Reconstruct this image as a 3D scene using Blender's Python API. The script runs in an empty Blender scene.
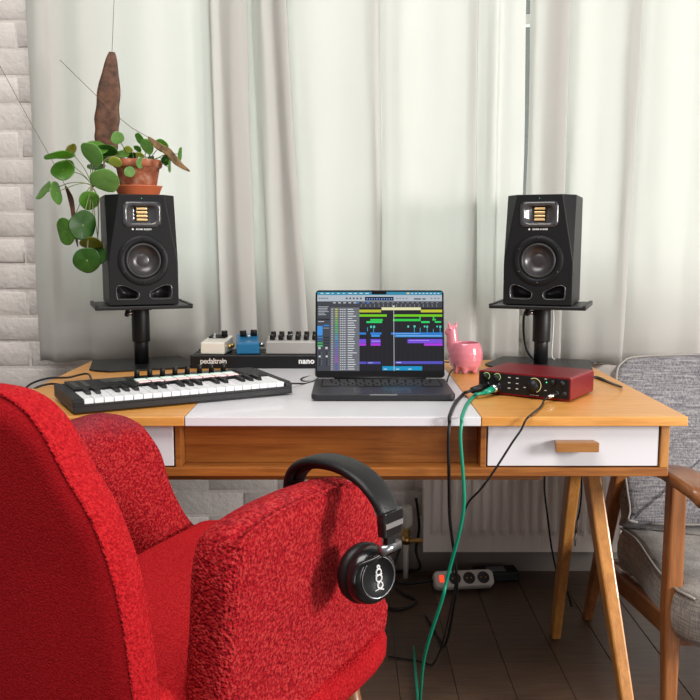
import bpy, bmesh, math, random
from math import sin, cos, pi, radians
from mathutils import Vector, Matrix, noise
random.seed(7)
S = bpy.context.scene
COL = S.collection

# ------------------------------------------------------------------ camera
F_PX = 865.0; PITCH = math.atan(110/865.0); CAM_Z = 1.087
cd = bpy.data.cameras.new('camera'); cam = bpy.data.objects.new('camera', cd); COL.objects.link(cam)
cam.location = (0, 0, CAM_Z); cam.rotation_euler = (pi/2-PITCH, 0, 0)
cd.sensor_width = 36; cd.lens = 36*F_PX/700; cd.clip_start = .02
S.camera = cam
# ------------------------------------------------------------------ world, lights, exposure
W = bpy.data.worlds.new('world'); S.world = W; W.use_nodes = True
W.node_tree.nodes['Background'].inputs[0].default_value = (1, .985, .97, 1)
W.node_tree.nodes['Background'].inputs[1].default_value = .20
def area(name, loc, target, sx, sy, power, color):
    l = bpy.data.lights.new(name, 'AREA'); l.shape = 'RECTANGLE'; l.size = sx; l.size_y = sy; l.energy = power; l.color = color
    o = bpy.data.objects.new(name, l); COL.objects.link(o); o.location = loc
    o.rotation_euler = (Vector(target)-Vector(loc)).to_track_quat('-Z', 'Y').to_euler(); return o
area('daylight_outside', (.25, 4.3, 2.1), (.1, 2.7, 1.5), 4.2, 2.6, 135, (1, .99, .97))
area('room_window_right', (2.9, .45, 1.28), (.1, 2.0, .70), .65, .65, 92, (1, .97, .93))
area('low_fill_light', (1.9, -.5, .8), (.3, 2.6, .35), .9, .7, 13, (1, .97, .94))  # added fill to brighten the radiator under the desk; no window stands here
area('overhead_fill_light', (-.3, .5, 3.0), (-.1, 2.2, .75), 1.8, 1.2, 60, (1, .97, .93))  # added fill set high so the desk top shades the wall below; no known lamp
S.view_settings.view_transform = 'Standard'; S.view_settings.look = 'None'
S.view_settings.gamma = 1; S.view_settings.use_curve_mapping = False
S.view_settings.exposure = 0.25

# ------------------------------------------------------------------ helpers
def at(px, py, Y):
    a = (px-350)/F_PX; b = -(py-350)/F_PX; c, s = cos(PITCH), sin(PITCH)
    t = Y/(c+b*s)
    return Vector((a*t, Y, CAM_Z+(-s+b*c)*t))

def mat(name, col, rough=.5, metal=0, emit=None, es=1, coat=0, noise_s=0, noise_a=.1, bump=0, bump_s=200, spec=.5, sheen=0, det=3, trans=0):
    m = bpy.data.materials.new(name); m.use_nodes = True
    nt = m.node_tree; b = nt.nodes['Principled BSDF']
    b.inputs['Base Color'].default_value = (*col, 1); b.inputs['Roughness'].default_value = rough
    b.inputs['Metallic'].default_value = metal; b.inputs['Coat Weight'].default_value = coat
    b.inputs['Specular IOR Level'].default_value = spec
    if sheen: b.inputs['Sheen Weight'].default_value = sheen; b.inputs['Sheen Roughness'].default_value = .4
    if emit: b.inputs['Emission Color'].default_value = (*emit, 1); b.inputs['Emission Strength'].default_value = es
    tc = nt.nodes.new('ShaderNodeTexCoord')
    if noise_s:
        n = nt.nodes.new('ShaderNodeTexNoise'); n.inputs['Scale'].default_value = noise_s; n.inputs['Detail'].default_value = det
        nt.links.new(tc.outputs['Object'], n.inputs['Vector'])
        r = nt.nodes.new('ShaderNodeValToRGB')
        r.color_ramp.elements[0].position = .3; r.color_ramp.elements[1].position = .7
        r.color_ramp.elements[0].color = (*[c*(1-noise_a) for c in col], 1)
        r.color_ramp.elements[1].color = (*[min(1, c*(1+noise_a)) for c in col], 1)
        nt.links.new(n.outputs['Fac'], r.inputs[0]); nt.links.new(r.outputs[0], b.inputs['Base Color'])
    if bump:
        n = nt.nodes.new('ShaderNodeTexNoise'); n.inputs['Scale'].default_value = bump_s; n.inputs['Detail'].default_value = 3
        nt.links.new(tc.outputs['Object'], n.inputs['Vector'])
        bp = nt.nodes.new('ShaderNodeBump'); bp.inputs['Strength'].default_value = bump; bp.inputs['Distance'].default_value = .002
        nt.links.new(n.outputs['Fac'], bp.inputs['Height']); nt.links.new(bp.outputs[0], b.inputs['Normal'])
    return m

def wood_mat(name, c1, c2, rough=.38, scale=(2, 30, 30), coat=.15):
    m = mat(name, c1, rough, coat=coat); nt = m.node_tree; b = nt.nodes['Principled BSDF']
    tc = nt.nodes.new('ShaderNodeTexCoord'); mp = nt.nodes.new('ShaderNodeMapping'); mp.inputs['Scale'].default_value = scale
    n = nt.nodes.new('ShaderNodeTexNoise'); n.inputs['Scale'].default_value = 3; n.inputs['Detail'].default_value = 7; n.inputs['Distortion'].default_value = .6
    n2 = nt.nodes.new('ShaderNodeTexNoise'); n2.inputs['Scale'].default_value = 14; n2.inputs['Detail'].default_value = 4
    mx = nt.nodes.new('ShaderNodeMath'); mx.operation = 'MULTIPLY_ADD'; mx.inputs[1].default_value = .45
    r = nt.nodes.new('ShaderNodeValToRGB'); r.color_ramp.elements[0].position = .5; r.color_ramp.elements[1].position = .95
    r.color_ramp.elements[0].color = (*c2, 1); r.color_ramp.elements[1].color = (*c1, 1)
    nt.links.new(tc.outputs['Object'], mp.inputs[0]); nt.links.new(mp.outputs[0], n.inputs['Vector']); nt.links.new(mp.outputs[0], n2.inputs['Vector'])
    nt.links.new(n2.outputs['Fac'], mx.inputs[0]); nt.links.new(n.outputs['Fac'], mx.inputs[2])
    nt.links.new(mx.outputs[0], r.inputs[0]); nt.links.new(r.outputs[0], b.inputs['Base Color'])
    bp = nt.nodes.new('ShaderNodeBump'); bp.inputs['Strength'].default_value = .08; bp.inputs['Distance'].default_value = .001
    nt.links.new(mx.outputs[0], bp.inputs['Height']); nt.links.new(bp.outputs[0], b.inputs['Normal'])
    return m

def boucle_mat(name, c1, c2, c3, scale, bump, dist=.004, fuzz=.0, stretch=(1, 1, 1)):
    """looped wool: two noises and a voronoi give knots of yarn"""
    m = mat(name, c1, .95, sheen=fuzz, spec=.15); nt = m.node_tree; b = nt.nodes['Principled BSDF']
    tc = nt.nodes.new('ShaderNodeTexCoord'); mp = nt.nodes.new('ShaderNodeMapping'); mp.inputs['Scale'].default_value = stretch
    v = nt.nodes.new('ShaderNodeTexVoronoi'); v.inputs['Scale'].default_value = scale
    n = nt.nodes.new('ShaderNodeTexNoise'); n.inputs['Scale'].default_value = scale*.8; n.inputs['Detail'].default_value = 4
    nt.links.new(tc.outputs['Object'], mp.inputs[0]); nt.links.new(mp.outputs[0], v.inputs['Vector']); nt.links.new(mp.outputs[0], n.inputs['Vector'])
    r = nt.nodes.new('ShaderNodeValToRGB'); r.color_ramp.elements[0].position = .3; r.color_ramp.elements[0].color = (*c2, 1)
    r.color_ramp.elements[1].position = .62; r.color_ramp.elements[1].color = (*c3, 1)
    e = r.color_ramp.elements.new(.48); e.color = (*c1, 1)
    nt.links.new(n.outputs['Fac'], r.inputs[0]); nt.links.new(r.outputs[0], b.inputs['Base Color'])
    ad = nt.nodes.new('ShaderNodeMath'); ad.operation = 'SUBTRACT'
    nt.links.new(n.outputs['Fac'], ad.inputs[0]); nt.links.new(v.outputs['Distance'], ad.inputs[1])
    bp = nt.nodes.new('ShaderNodeBump'); bp.inputs['Strength'].default_value = bump; bp.inputs['Distance'].default_value = dist
    nt.links.new(ad.outputs[0], bp.inputs['Height']); nt.links.new(bp.outputs[0], b.inputs['Normal'])
    return m

def obj(name, me, parent=None, mats=None, smooth=None, bevel=0, seg=2, subsurf=0, M=None):
    o = bpy.data.objects.new(name, me); COL.objects.link(o)
    if parent: o.parent = parent
    if mats:
        for m in (mats if isinstance(mats, (list, tuple)) else [mats]): me.materials.append(m)
    if smooth is not None:
        for p in me.polygons: p.use_smooth = smooth
    if M is not None: o.matrix_basis = M
    if bevel:
        b = o.modifiers.new('bevel', 'BEVEL'); b.width = bevel; b.segments = seg; b.limit_method = 'ANGLE'; b.angle_limit = radians(35)
        b.harden_normals = False
    if subsurf:
        s = o.modifiers.new('subsurf', 'SUBSURF'); s.levels = subsurf; s.render_levels = subsurf
    return o

def tag(o, label=None, cat=None, group=None, kind=None):
    if label: o['label'] = label
    if cat: o['category'] = cat
    if group: o['group'] = group
    if kind: o['kind'] = kind
    return o

def thing(name, loc, rz, label, cat, group=None):
    o = bpy.data.objects.new(name, None); COL.objects.link(o); o.empty_display_size = .05
    o.location = loc; o.rotation_euler = (0, 0, rz); return tag(o, label, cat, group)

class MB:
    def __init__(s): s.v = []; s.f = []; s.m = []; s.sm = []
    def add(s, vs, fs, mi=0, smooth=False, M=None):
        b = len(s.v)
        s.v += [tuple(M @ Vector(q)) if M is not None else tuple(q) for q in vs]
        s.f += [tuple(b+i for i in f) for f in fs]; s.m += [mi]*len(fs); s.sm += [smooth]*len(fs); return s
    def box(s, x0, x1, y0, y1, z0, z1, mi=0, M=None):
        vs = [(x0,y0,z0),(x1,y0,z0),(x1,y1,z0),(x0,y1,z0),(x0,y0,z1),(x1,y0,z1),(x1,y1,z1),(x0,y1,z1)]
        return s.add(vs, [(0,3,2,1),(4,5,6,7),(0,1,5,4),(1,2,6,5),(2,3,7,6),(3,0,4,7)], mi, False, M)
    def loft(s, rings, mi=0, smooth=True, cap0=True, cap1=True, M=None, closed=True):
        n = len(rings[0]); vs = [p for r in rings for p in r]; fs = []
        for i in range(len(rings)-1):
            for j in range(n if closed else n-1):
                k = (j+1) % n; fs.append((i*n+j, i*n+k, (i+1)*n+k, (i+1)*n+j))
        if cap0: fs.append(tuple(range(n-1, -1, -1)))
        if cap1: fs.append(tuple((len(rings)-1)*n+j for j in range(n)))
        return s.add(vs, fs, mi, smooth, M)
    def lathe(s, prof, n=32, mi=0, M=None, smooth=True, caps=True, sx=1, sy=1):
        rings = [[(r*cos(2*pi*j/n)*sx, r*sin(2*pi*j/n)*sy, z) for j in range(n)] for r, z in prof]
        return s.loft(rings, mi, smooth, caps, caps, M)
    def cyl(s, p0, p1, r0, r1=None, n=16, mi=0, smooth=True):
        p0, p1 = Vector(p0), Vector(p1); r1 = r0 if r1 is None else r1
        q = (p1-p0).to_track_quat('Z', 'Y'); L = (p1-p0).length
        M = Matrix.Translation(p0) @ q.to_matrix().to_4x4()
        return s.lathe([(r0, 0), (r1, L)], n, mi, M, smooth)
    def tube(s, pts, r, n=10, mi=0, ends=True):
        pts = [Vector(p) for p in pts]; rings = []; up = None
        for i, p in enumerate(pts):
            t = (pts[min(i+1, len(pts)-1)]-pts[max(i-1, 0)]).normalized()
            if up is None:
                up = t.orthogonal().normalized()
            up = (up-t*up.dot(t)).normalized(); w = t.cross(up)
            rr = r[i] if isinstance(r, (list, tuple)) else r
            rings.append([tuple(p+rr*(cos(2*pi*j/n)*up+sin(2*pi*j/n)*w)) for j in range(n)])
        return s.loft(rings, mi, True, ends, ends)
    def prism(s, poly, y0, y1, mi=0, M=None, smooth=False):
        """poly in x,z ; extruded along y"""
        n = len(poly); vs = [(x, y0, z) for x, z in poly]+[(x, y1, z) for x, z in poly]
        fs = [tuple(range(n)), tuple(range(2*n-1, n-1, -1))]+[(j, j+n, (j+1) % n+n, (j+1) % n) for j in range(n)]
        return s.add(vs, fs, mi, smooth, M)
    def mesh(s, name, fix=True):
        me = bpy.data.meshes.new(name); me.from_pydata(s.v, [], s.f)
        for p, m, sm in zip(me.polygons, s.m, s.sm): p.material_index = m; p.use_smooth = sm
        if fix:
            bm = bmesh.new(); bm.from_mesh(me); bmesh.ops.recalc_face_normals(bm, faces=bm.faces); bm.to_mesh(me); bm.free()
        me.update(); return me
    def build(s, name, mats, parent=None, **k):
        return obj(name, s.mesh(name), parent, mats, **k)

def smoothpath(pts, n=8, closed=False):
    P = [Vector(p) for p in pts]; out = []; N = len(P)
    rng = range(N if closed else N-1)
    for i in rng:
        g = (lambda k: P[k % N]) if closed else (lambda k: P[min(max(k, 0), N-1)])
        a, b, c, d = g(i-1), g(i), g(i+1), g(i+2)
        for k in range(n):
            t = k/n; out.append(.5*((2*b)+(-a+c)*t+(2*a-5*b+4*c-d)*t*t+(-a+3*b-3*c+d)*t**3))
    if not closed: out.append(P[-1])
    return out

def rrect(w, h, r, n=5, cx=0, cz=0):
    out = []
    for (sx, sz, a0) in ((1, 1, 0), (-1, 1, 90), (-1, -1, 180), (1, -1, 270)):
        for k in range(n+1):
            a = radians(a0+90*k/n); out.append((cx+sx*(w/2-r)+r*cos(a), cz+sz*(h/2-r)+r*sin(a)))
    return out

def text_mesh(txt, size, extrude=.0002, bold=0, space=1):
    c = bpy.data.curves.new('lettering', 'FONT'); c.body = txt; c.size = size; c.extrude = extrude; c.align_x = 'CENTER'; c.align_y = 'CENTER'
    c.offset = bold; c.space_character = space; c.resolution_u = 3
    o = bpy.data.objects.new('lettering', c); COL.objects.link(o)
    dg = bpy.context.evaluated_depsgraph_get(); me = bpy.data.meshes.new_from_object(o.evaluated_get(dg))
    bpy.data.objects.remove(o); bpy.data.curves.remove(c); return me

def boolean_cut(me, cutters):
    a = bpy.data.objects.new('a', me); COL.objects.link(a); tmp = []
    for c in cutters:
        b = bpy.data.objects.new('b', c); COL.objects.link(b); tmp.append(b)
        m = a.modifiers.new('cut', 'BOOLEAN'); m.operation = 'DIFFERENCE'; m.object = b; m.solver = 'EXACT'
    dg = bpy.context.evaluated_depsgraph_get(); out = bpy.data.meshes.new_from_object(a.evaluated_get(dg))
    for b in tmp+[a]: bpy.data.objects.remove(b)
    return out

def dup(o, parent=None, **kw):
    c = o.copy(); COL.objects.link(c); c.parent = parent
    for ch in list(o.children): dup(ch, c)
    for k, v in kw.items(): setattr(c, k, v)
    return c
RX90 = Matrix.Rotation(pi/2, 4, 'X')       # turns an xy drawing to face -y

# ------------------------------------------------------------------ materials
M_black = mat('black_plastic', (.009, .009, .010), .42, bump=.15, bump_s=900, spec=.3)
M_satin = mat('satin_black_cabinet', (.0085, .0085, .0095), .45, bump=.12, bump_s=1200, spec=.2)
M_steel_black = mat('powder_coated_steel', (.010, .010, .011), .38, bump=.1, bump_s=900, spec=.3)
M_rubber = mat('black_cable_rubber', (.012, .012, .013), .45, spec=.3)
M_green = mat('green_cable_jacket', (.0, .22, .13), .38)
M_white_lac = mat('white_lacquer', (.66, .65, .68), .35, coat=.15)
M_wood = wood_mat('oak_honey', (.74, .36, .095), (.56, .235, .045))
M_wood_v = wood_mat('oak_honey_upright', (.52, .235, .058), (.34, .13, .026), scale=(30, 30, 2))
M_teak = wood_mat('teak_brown', (.30, .115, .035), (.15, .05, .016), scale=(30, 3, 20), rough=.35)
M_teak_v = wood_mat('teak_brown_upright', (.34, .13, .04), (.19, .065, .02), scale=(30, 30, 2), rough=.35)
M_chrome = mat('chrome', (.75, .75, .76), .18, 1)
M_alu = mat('brushed_aluminium', (.55, .55, .56), .35, 1)
M_brass = mat('brass', (.75, .5, .18), .3, 1)
M_keyw = mat('white_key_plastic', (.80, .80, .82), .3)
M_darkgap = mat('dark_recess', (.008, .008, .008), .8)
M_print = mat('white_print', (.75, .75, .75), .5)
M_radiator = mat('radiator_enamel', (.84, .78, .73), .35)
M_plaster = mat('painted_plaster', (.72, .69, .66), .7, bump=.25, bump_s=40)

# ------------------------------------------------------------------ room
WALL_Y = 2.78
def brick_material():
    m = mat('white_painted_brick', (.72, .665, .635), .6, noise_s=9, noise_a=.05); nt = m.node_tree; b = nt.nodes['Principled BSDF']
    tc = nt.nodes.new('ShaderNodeTexCoord')
    n = nt.nodes.new('ShaderNodeTexNoise'); n.inputs['Scale'].default_value = 55; n.inputs['Detail'].default_value = 6
    nt.links.new(tc.outputs['Object'], n.inputs['Vector'])
    bp = nt.nodes.new('ShaderNodeBump'); bp.inputs['Strength'].default_value = .7; bp.inputs['Distance'].default_value = .007
    nt.links.new(n.outputs['Fac'], bp.inputs['Height']); nt.links.new(bp.outputs[0], b.inputs['Normal']); return m
M_brick = brick_material()
WX0, WX1, WZ0, WZ1 = -.80, 1.55, .97, 2.30       # window opening
mb = MB()
mb.box(-2.4, WX0, WALL_Y, WALL_Y+.25, 0, 2.6); mb.box(WX1, 2.6, WALL_Y, WALL_Y+.25, 0, 2.6)
mb.box(WX0, WX1, WALL_Y, WALL_Y+.25, 0, WZ0); mb.box(WX0, WX1, WALL_Y, WALL_Y+.25, WZ1, 2.6)
bh, bl, jt = .083, .228, .008
for r in range(31):
    z0 = .018+r*bh
    for c in range(-1, 22):
        x0 = -2.4+c*bl+(bl/2 if r % 2 else 0)+random.uniform(-.003, .003); x1 = x0+bl-jt; z1 = z0+bh-jt
        x0 = max(x0, -2.4); x1 = min(x1, 2.6)
        if x1-x0 < .03: continue
        if z1 > WZ0-.01 and z0 < WZ1+.01 and x1 > WX0-.0 and x0 < WX1:
            if x0 < WX0-.05: x1 = WX0
            elif x1 > WX1+.05: x0 = WX1
            else: continue
        d = .0055+random.uniform(-.0015, .002); j = lambda a=.0025: random.uniform(-a, a)
        i_ = .006; y = WALL_Y
        fr = [(x0+j(), y, z0+j()), (x1+j(), y, z0+j()), (x1+j(), y, z1+j()), (x0+j(), y, z1+j())]
        md = [(x0+.003, y-d*.6, z0+.003), (x1-.003, y-d*.6, z0+.003), (x1-.003, y-d*.6, z1-.003), (x0+.003, y-d*.6, z1-.003)]
        fn = [(x0+i_, y-d+j(.001), z0+i_), (x1-i_, y-d+j(.001), z0+i_), (x1-i_, y-d+j(.001), z1-i_), (x0+i_, y-d+j(.001), z1-i_)]
        mb.loft([fr, md, fn], 0, True, False, True)
tag(mb.build('wall_back', M_brick), kind='structure')
fm = wood_mat('dark_floorboards', (.10, .055, .032), (.045, .025, .015), rough=.45, scale=(3, 30, 3))
mb = MB()
x = -2.4
while x < 2.6:
    mb.box(x, min(x+.139, 2.6), -1.2, WALL_Y, -.02, 0); x += .14
tag(mb.build('floor', fm, bevel=.0015, seg=1), kind='structure')
mb = MB(); mb.prism([(0, 0), (.018, 0), (.018, .07), (.008, .09), (0, .09)], -2.4, 2.6)
o = mb.build('baseboard_back', mat('grey_skirting_paint', (.22, .19, .17), .5)); o.matrix_basis = Matrix.Translation((0, WALL_Y-.013, 0)) @ Matrix.Rotation(-pi/2, 4, 'Z')
tag(o, kind='structure')
# window with frame, mullions and panes behind the curtains
M_frame = mat('window_frame_paint', (.75, .75, .72), .4)
mb = MB(); ft = .06
mb.box(WX0, WX1, 2.9, 2.96, WZ0, WZ0+ft); mb.box(WX0, WX1, 2.9, 2.96, WZ1-ft, WZ1)
for xx in (WX0, WX1-ft, -.02, .74): mb.box(xx, xx+ft, 2.9, 2.96, WZ0+ft, WZ1-ft)
mb.box(WX0+ft, WX1-ft, 2.905, 2.955, 1.78, 1.81)
wf = tag(mb.build('window_1', M_frame, bevel=.004), kind='structure')
gm = bpy.data.materials.new('window_glass'); gm.use_nodes = True; nt = gm.node_tree
for n in list(nt.nodes):
    if n.type != 'OUTPUT_MATERIAL': nt.nodes.remove(n)
tb = nt.nodes.new('ShaderNodeBsdfTransparent'); gb = nt.nodes.new('ShaderNodeBsdfGlossy'); gb.inputs['Roughness'].default_value = .02
mx = nt.nodes.new('ShaderNodeMixShader'); mx.inputs[0].default_value = .06
tb.inputs[0].default_value = (.95, 1, .98, 1)
nt.links.new(tb.outputs[0], mx.inputs[1]); nt.links.new(gb.outputs[0], mx.inputs[2]); nt.links.new(mx.outputs[0], nt.nodes['Material Output'].inputs[0])
for xa, xb in ((WX0+ft, -.02), (.04, .74), (.80, WX1-ft)):
    for za, zb in ((WZ0+ft, 1.78), (1.81, WZ1-ft)):
        MB().box(xa, xb, 2.928, 2.932, za, zb).build('window_pane', gm, wf)
mb = MB().box(WX0, WX1, WALL_Y-.012, 2.9, WZ0-.001, WZ0+.018)
tag(mb.build('trim_1', M_frame, bevel=.003), kind='structure')

# curtains
def curtain_mat():
    m = bpy.data.materials.new('sheer_linen'); m.use_nodes = True; nt = m.node_tree
    for n in list(nt.nodes):
        if n.type != 'OUTPUT_MATERIAL': nt.nodes.remove(n)
    tc = nt.nodes.new('ShaderNodeTexCoord')
    d = nt.nodes.new('ShaderNodeBsdfDiffuse'); t = nt.nodes.new('ShaderNodeBsdfTranslucent'); mx = nt.nodes.new('ShaderNodeMixShader')
    d.inputs[0].default_value = (.60, .57, .55, 1); t.inputs[0].default_value = (.86, .88, .85, 1); mx.inputs[0].default_value = .5
    # woven threads
    ws = []
    for sc in ((1, 1, 9), (9, 1, 1)):
        mp = nt.nodes.new('ShaderNodeMapping'); mp.inputs['Scale'].default_value = sc
        n = nt.nodes.new('ShaderNodeTexNoise'); n.inputs['Scale'].default_value = 60; n.inputs['Detail'].default_value = 3
        nt.links.new(tc.outputs['Object'], mp.inputs[0]); nt.links.new(mp.outputs[0], n.inputs['Vector']); ws.append(n)
    ad = nt.nodes.new('ShaderNodeMath'); ad.operation = 'ADD'; nt.links.new(ws[0].outputs['Fac'], ad.inputs[0]); nt.links.new(ws[1].outputs['Fac'], ad.inputs[1])
    bp = nt.nodes.new('ShaderNodeBump'); bp.inputs['Strength'].default_value = .18; bp.inputs['Distance'].default_value = .001
    nt.links.new(ad.outputs[0], bp.inputs['Height']); nt.links.new(bp.outputs[0], d.inputs['Normal'])
    nt.links.new(d.outputs[0], mx.inputs[1]); nt.links.new(t.outputs[0], mx.inputs[2]); nt.links.new(mx.outputs[0], nt.nodes['Material Output'].inputs[0])
    return m
M_curtain = curtain_mat()
CY = 2.635
def curtain(name, knots, label, hem):
    """knots: (x at top, x at hem, forward fold in metres) along the cloth"""
    K = smoothpath([(a, b, c) for a, b, c in knots], 9)
    zs = [2.42-(2.42-hem)*i/46 for i in range(47)]; vs = []; fs = []; n = len(K)
    for i, z in enumerate(zs):
        t = min(1, max(0, (1.75-z)/1.0))
        for j, k in enumerate(K):
            x = k.x*(1-t)+k.y*t
            w = noise.noise(Vector((x*5, z*2.1, 3)))*.012+noise.noise(Vector((x*16, z*5, 9)))*.004*(.3+t)
            vs.append((x+noise.noise(Vector((j*.12, z*1.7, 1)))*.007, CY-k.z*(1-.12*t)+.006+w*(.35+t), z+(.004*sin(j*.2) if i == 46 else 0)))
    for i in range(len(zs)-1):
        for j in range(n-1): fs.append((i*n+j, i*n+j+1, (i+1)*n+j+1, (i+1)*n+j))
    me = MB().add(vs, fs, 0, True).mesh(name, False)
    o = obj(name, me, None, M_curtain); s = o.modifiers.new('thick', 'SOLIDIFY'); s.thickness = .0012
    tag(o, label, 'curtain')
    # double-folded hem band
    vs = []; fs = []
    for z in (hem+.004, hem+.075):
        t = min(1, max(0, (1.75-z)/1.0))
        for j, k in enumerate(K):
            x = k.x*(1-t)+k.y*t
            w = noise.noise(Vector((x*5, z*2.1, 3)))*.012+noise.noise(Vector((x*16, z*5, 9)))*.004*(.3+t)
            vs.append((x+noise.noise(Vector((j*.12, z*1.7, 1)))*.007, CY-k.z*(1-.12*t)+w*(.35+t)+.008, z))
    for j in range(n-1): fs.append((j, j+1, n+j+1, n+j))
    obj('hem', MB().add(vs, fs, 0, True).mesh('hem', False), o, M_curtain)
    return o
def cx(px): return (px-350)/865*2.63
kl = [(38,36,.0),(46,44,.016),(54,53,.022),(62,63,.004),(75,78,.004),(90,92,.018),(106,108,.008),(125,127,.002),(150,152,.016),(172,174,.006),(190,194,.012),
      (204,208,.012),(214,218,.028),(219,222,.052),(226,230,.044),(238,243,.056),(248,254,.050),(251,258,.034),(244,250,.022),(228,234,.018),(220,226,.008),(224,230,-.010),(240,246,-.014),(254,262,-.008),(260,270,.022),(266,276,.044),
      (276,290,.040),(285,302,.058),(290,308,.052),(288,305,.034),(276,290,.020),(266,280,.010),(268,283,-.012),(284,296,-.016),(297,309,-.004),(315,320,.010),(340,342,.012),(362,366,.026),(374,379,.038),(378,383,.022),(372,378,.008),(377,384,-.012),(388,392,.0),
      (402,405,.016),(422,424,.006),(445,444,.018),(462,461,.030),(470,471,.038),(473,476,.022),(467,470,.008),(472,477,-.012),(482,484,.0),(491,492,.020),(496,497,.002),(508,508,.014),(519,520,.016)]
kr = [(524,525,.0),(528,529,.022),(540,540,.030),(554,554,.040),(560,560,.034),(556,556,.018),(540,541,.012),(536,537,.0),(546,546,-.014),(561,561,-.012),(572,572,.006),(590,588,.008),(608,604,.020),(622,616,.036),(628,621,.038),(626,619,.020),(620,613,.008),(624,618,-.012),(634,628,-.010),(642,638,.0),
      (660,658,.014),(682,680,.010),(700,699,.022),(706,706,.004),(730,730,.012),(760,760,.024),(790,790,.0),(820,820,.016)]
curtain('curtain', [(cx(a), cx(b), c) for a, b, c in kl], 'wide pale linen curtain panel from the brick wall across behind the laptop', .716)
curtain('curtain', [(cx(a), cx(b), c) for a, b, c in kr], 'pale curtain panel hanging behind the right speaker and grey armchair', .712)
mb = MB().cyl((-1.25, CY, 2.43), (1.75, CY, 2.43), .012)
o = mb.build('curtain_rod', M_alu); tag(o, 'plain metal rod carrying both pale curtains', 'curtain rod')
for xx in (-1.2, .5, 1.7): MB().box(xx-.01, xx+.01, CY+.01, WALL_Y+.005, 2.41, 2.435).build('bracket', M_alu, o)

# ------------------------------------------------------------------ radiator
rad = thing('radiator', (.238, 2.66, .098), 0, 'white ribbed panel radiator on the wall under the desk', 'radiator')
mb = MB(); RW = .62; RH = .605
prof = [(0, .0)]; k = 0; p = .0315; x = .018
while x+p < RW-.01:
    prof += [(x, 0), (x+.006, -.010), (x+.0165, -.010), (x+.0225, 0)]; x += p
prof += [(RW, 0)]
vs = []; n = len(prof); rows = [(.0, 0), (.055, 0), (.075, 1), (RH-.055, 1), (RH-.035, 0), (RH, 0)]
for z, kk in rows:
    for x, y in prof: vs.append((x, y*kk, z))
fs = [(i*n+j, i*n+j+1, (i+1)*n+j+1, (i+1)*n+j) for i in range(len(rows)-1) for j in range(n-1)]
mb.add(vs, fs, 0, False)
mb.box(0, RW, .001, .012, 0, RH)
mb.build('front_panel', M_radiator, rad, bevel=.002)
MB().box(0, RW, .05, .06, 0.0, RH).build('rear_panel', M_radiator, rad, bevel=.002)
mb = MB()
for i in range(28): mb.box(.02+i*.021, .0225+i*.021, .013, .049, .04, RH-.02)
mb.build('convector_fins', M_radiator, rad)
mb = MB().box(-.004, RW+.004, -.004, .064, RH, RH+.004)
for i in range(0, 30): mb.box(.012+i*.02, .022+i*.02, .004, .056, RH+.0041, RH+.0052, 1)
mb.build('top_grille', [M_radiator, M_darkgap], rad)
for xx in (-.004, RW): MB().box(xx, xx+.004, -.002, .062, .0, RH).build('side_panel', M_radiator, rad)
for xx in (.06, RW-.06): MB().cyl((xx, .06, .3), (xx, .112, .3), .008).build('wall_bracket', M_radiator, rad)

# valve at the radiator's left foot
vp = at(406, 540, 2.69); vx = vp.x
val = thing('radiator_valve', (vx, 2.69, 0), 0, 'pale thermostatic valve on its pipe left of the radiator', 'valve')
M_ivory = mat('aged_ivory_plastic', (.60, .56, .52), .35)
zt = at(406, 506, 2.69).z; z2 = at(406, 527, 2.69).z
mb = MB(); n = 32
rings = []
for z, r in ((z2, .017), (z2+.008, .021), (z2+.03, .0215), (zt-.006, .0195), (zt, .016), (zt+.001, .009), (zt-.001, .008)):
    rings.append([(r*(1-(.04 if j % 2 else 0))*cos(2*pi*j/n), r*(1-(.04 if j % 2 else 0))*sin(2*pi*j/n), z) for j in range(n)])
mb.loft(rings); mb.build('dial', M_ivory, val)
MB().lathe([(.010, z2-.03), (.014, z2-.028), (.014, z2-.012), (.011, z2-.010), (.011, z2)], 6, smooth=False).lathe([(.013, z2-.055), (.013, z2-.03)], 16).build('nut', M_brass, val)
MB().cyl((0, 0, z2-.045), (.09, -.003, z2-.045), .0085).build('valve_tail', M_brass, val)
MB().cyl((0, 0, .0), (0, 0, z2-.05), .0085).build('pipe', mat('painted_pipe', (.55, .51, .47), .45), val)

# ------------------------------------------------------------------ desk
DX0, DX1, DY0, DY1, DT = -.748, .669, 1.68, 2.50, .74
desk = thing('desk', (-.04, 2.09, 0), 0, 'honey oak desk with a white centre panel, white drawers and splayed legs', 'desk')
def L(x0, x1, y0, y1, z0, z1): return (x0+.04, x1+.04, y0-2.09, y1-2.09, z0, z1)
def dbox(name, m, *a, bevel=.0015, parent=desk): return MB().box(*L(*a)).build(name, m, parent, bevel=bevel)
SB = .721
dbox('tabletop', M_wood, DX0, -.3285, DY0, DY1, SB, DT)
dbox('tabletop', M_wood, .2605, DX1, DY0, DY1, SB, DT)
o = dbox('center_panel', M_white_lac, -.327, .259, DY0, DY1, SB, DT); o['label'] = 'white lacquered centre panel'
BX0, BX1, BZ = DX0+.028, DX1-.028, .614
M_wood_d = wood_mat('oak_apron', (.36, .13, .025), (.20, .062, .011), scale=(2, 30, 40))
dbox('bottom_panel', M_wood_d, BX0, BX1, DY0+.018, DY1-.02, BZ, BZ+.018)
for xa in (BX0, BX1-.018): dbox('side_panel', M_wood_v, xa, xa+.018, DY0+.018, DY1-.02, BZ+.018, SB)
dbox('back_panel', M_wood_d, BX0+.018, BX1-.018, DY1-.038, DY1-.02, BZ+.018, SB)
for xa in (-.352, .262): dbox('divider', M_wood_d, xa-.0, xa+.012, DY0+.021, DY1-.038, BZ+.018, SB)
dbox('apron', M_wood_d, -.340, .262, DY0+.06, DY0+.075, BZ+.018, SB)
M_handle = wood_mat('oak_handle_brown', (.36, .16, .04), (.24, .09, .02))
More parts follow.
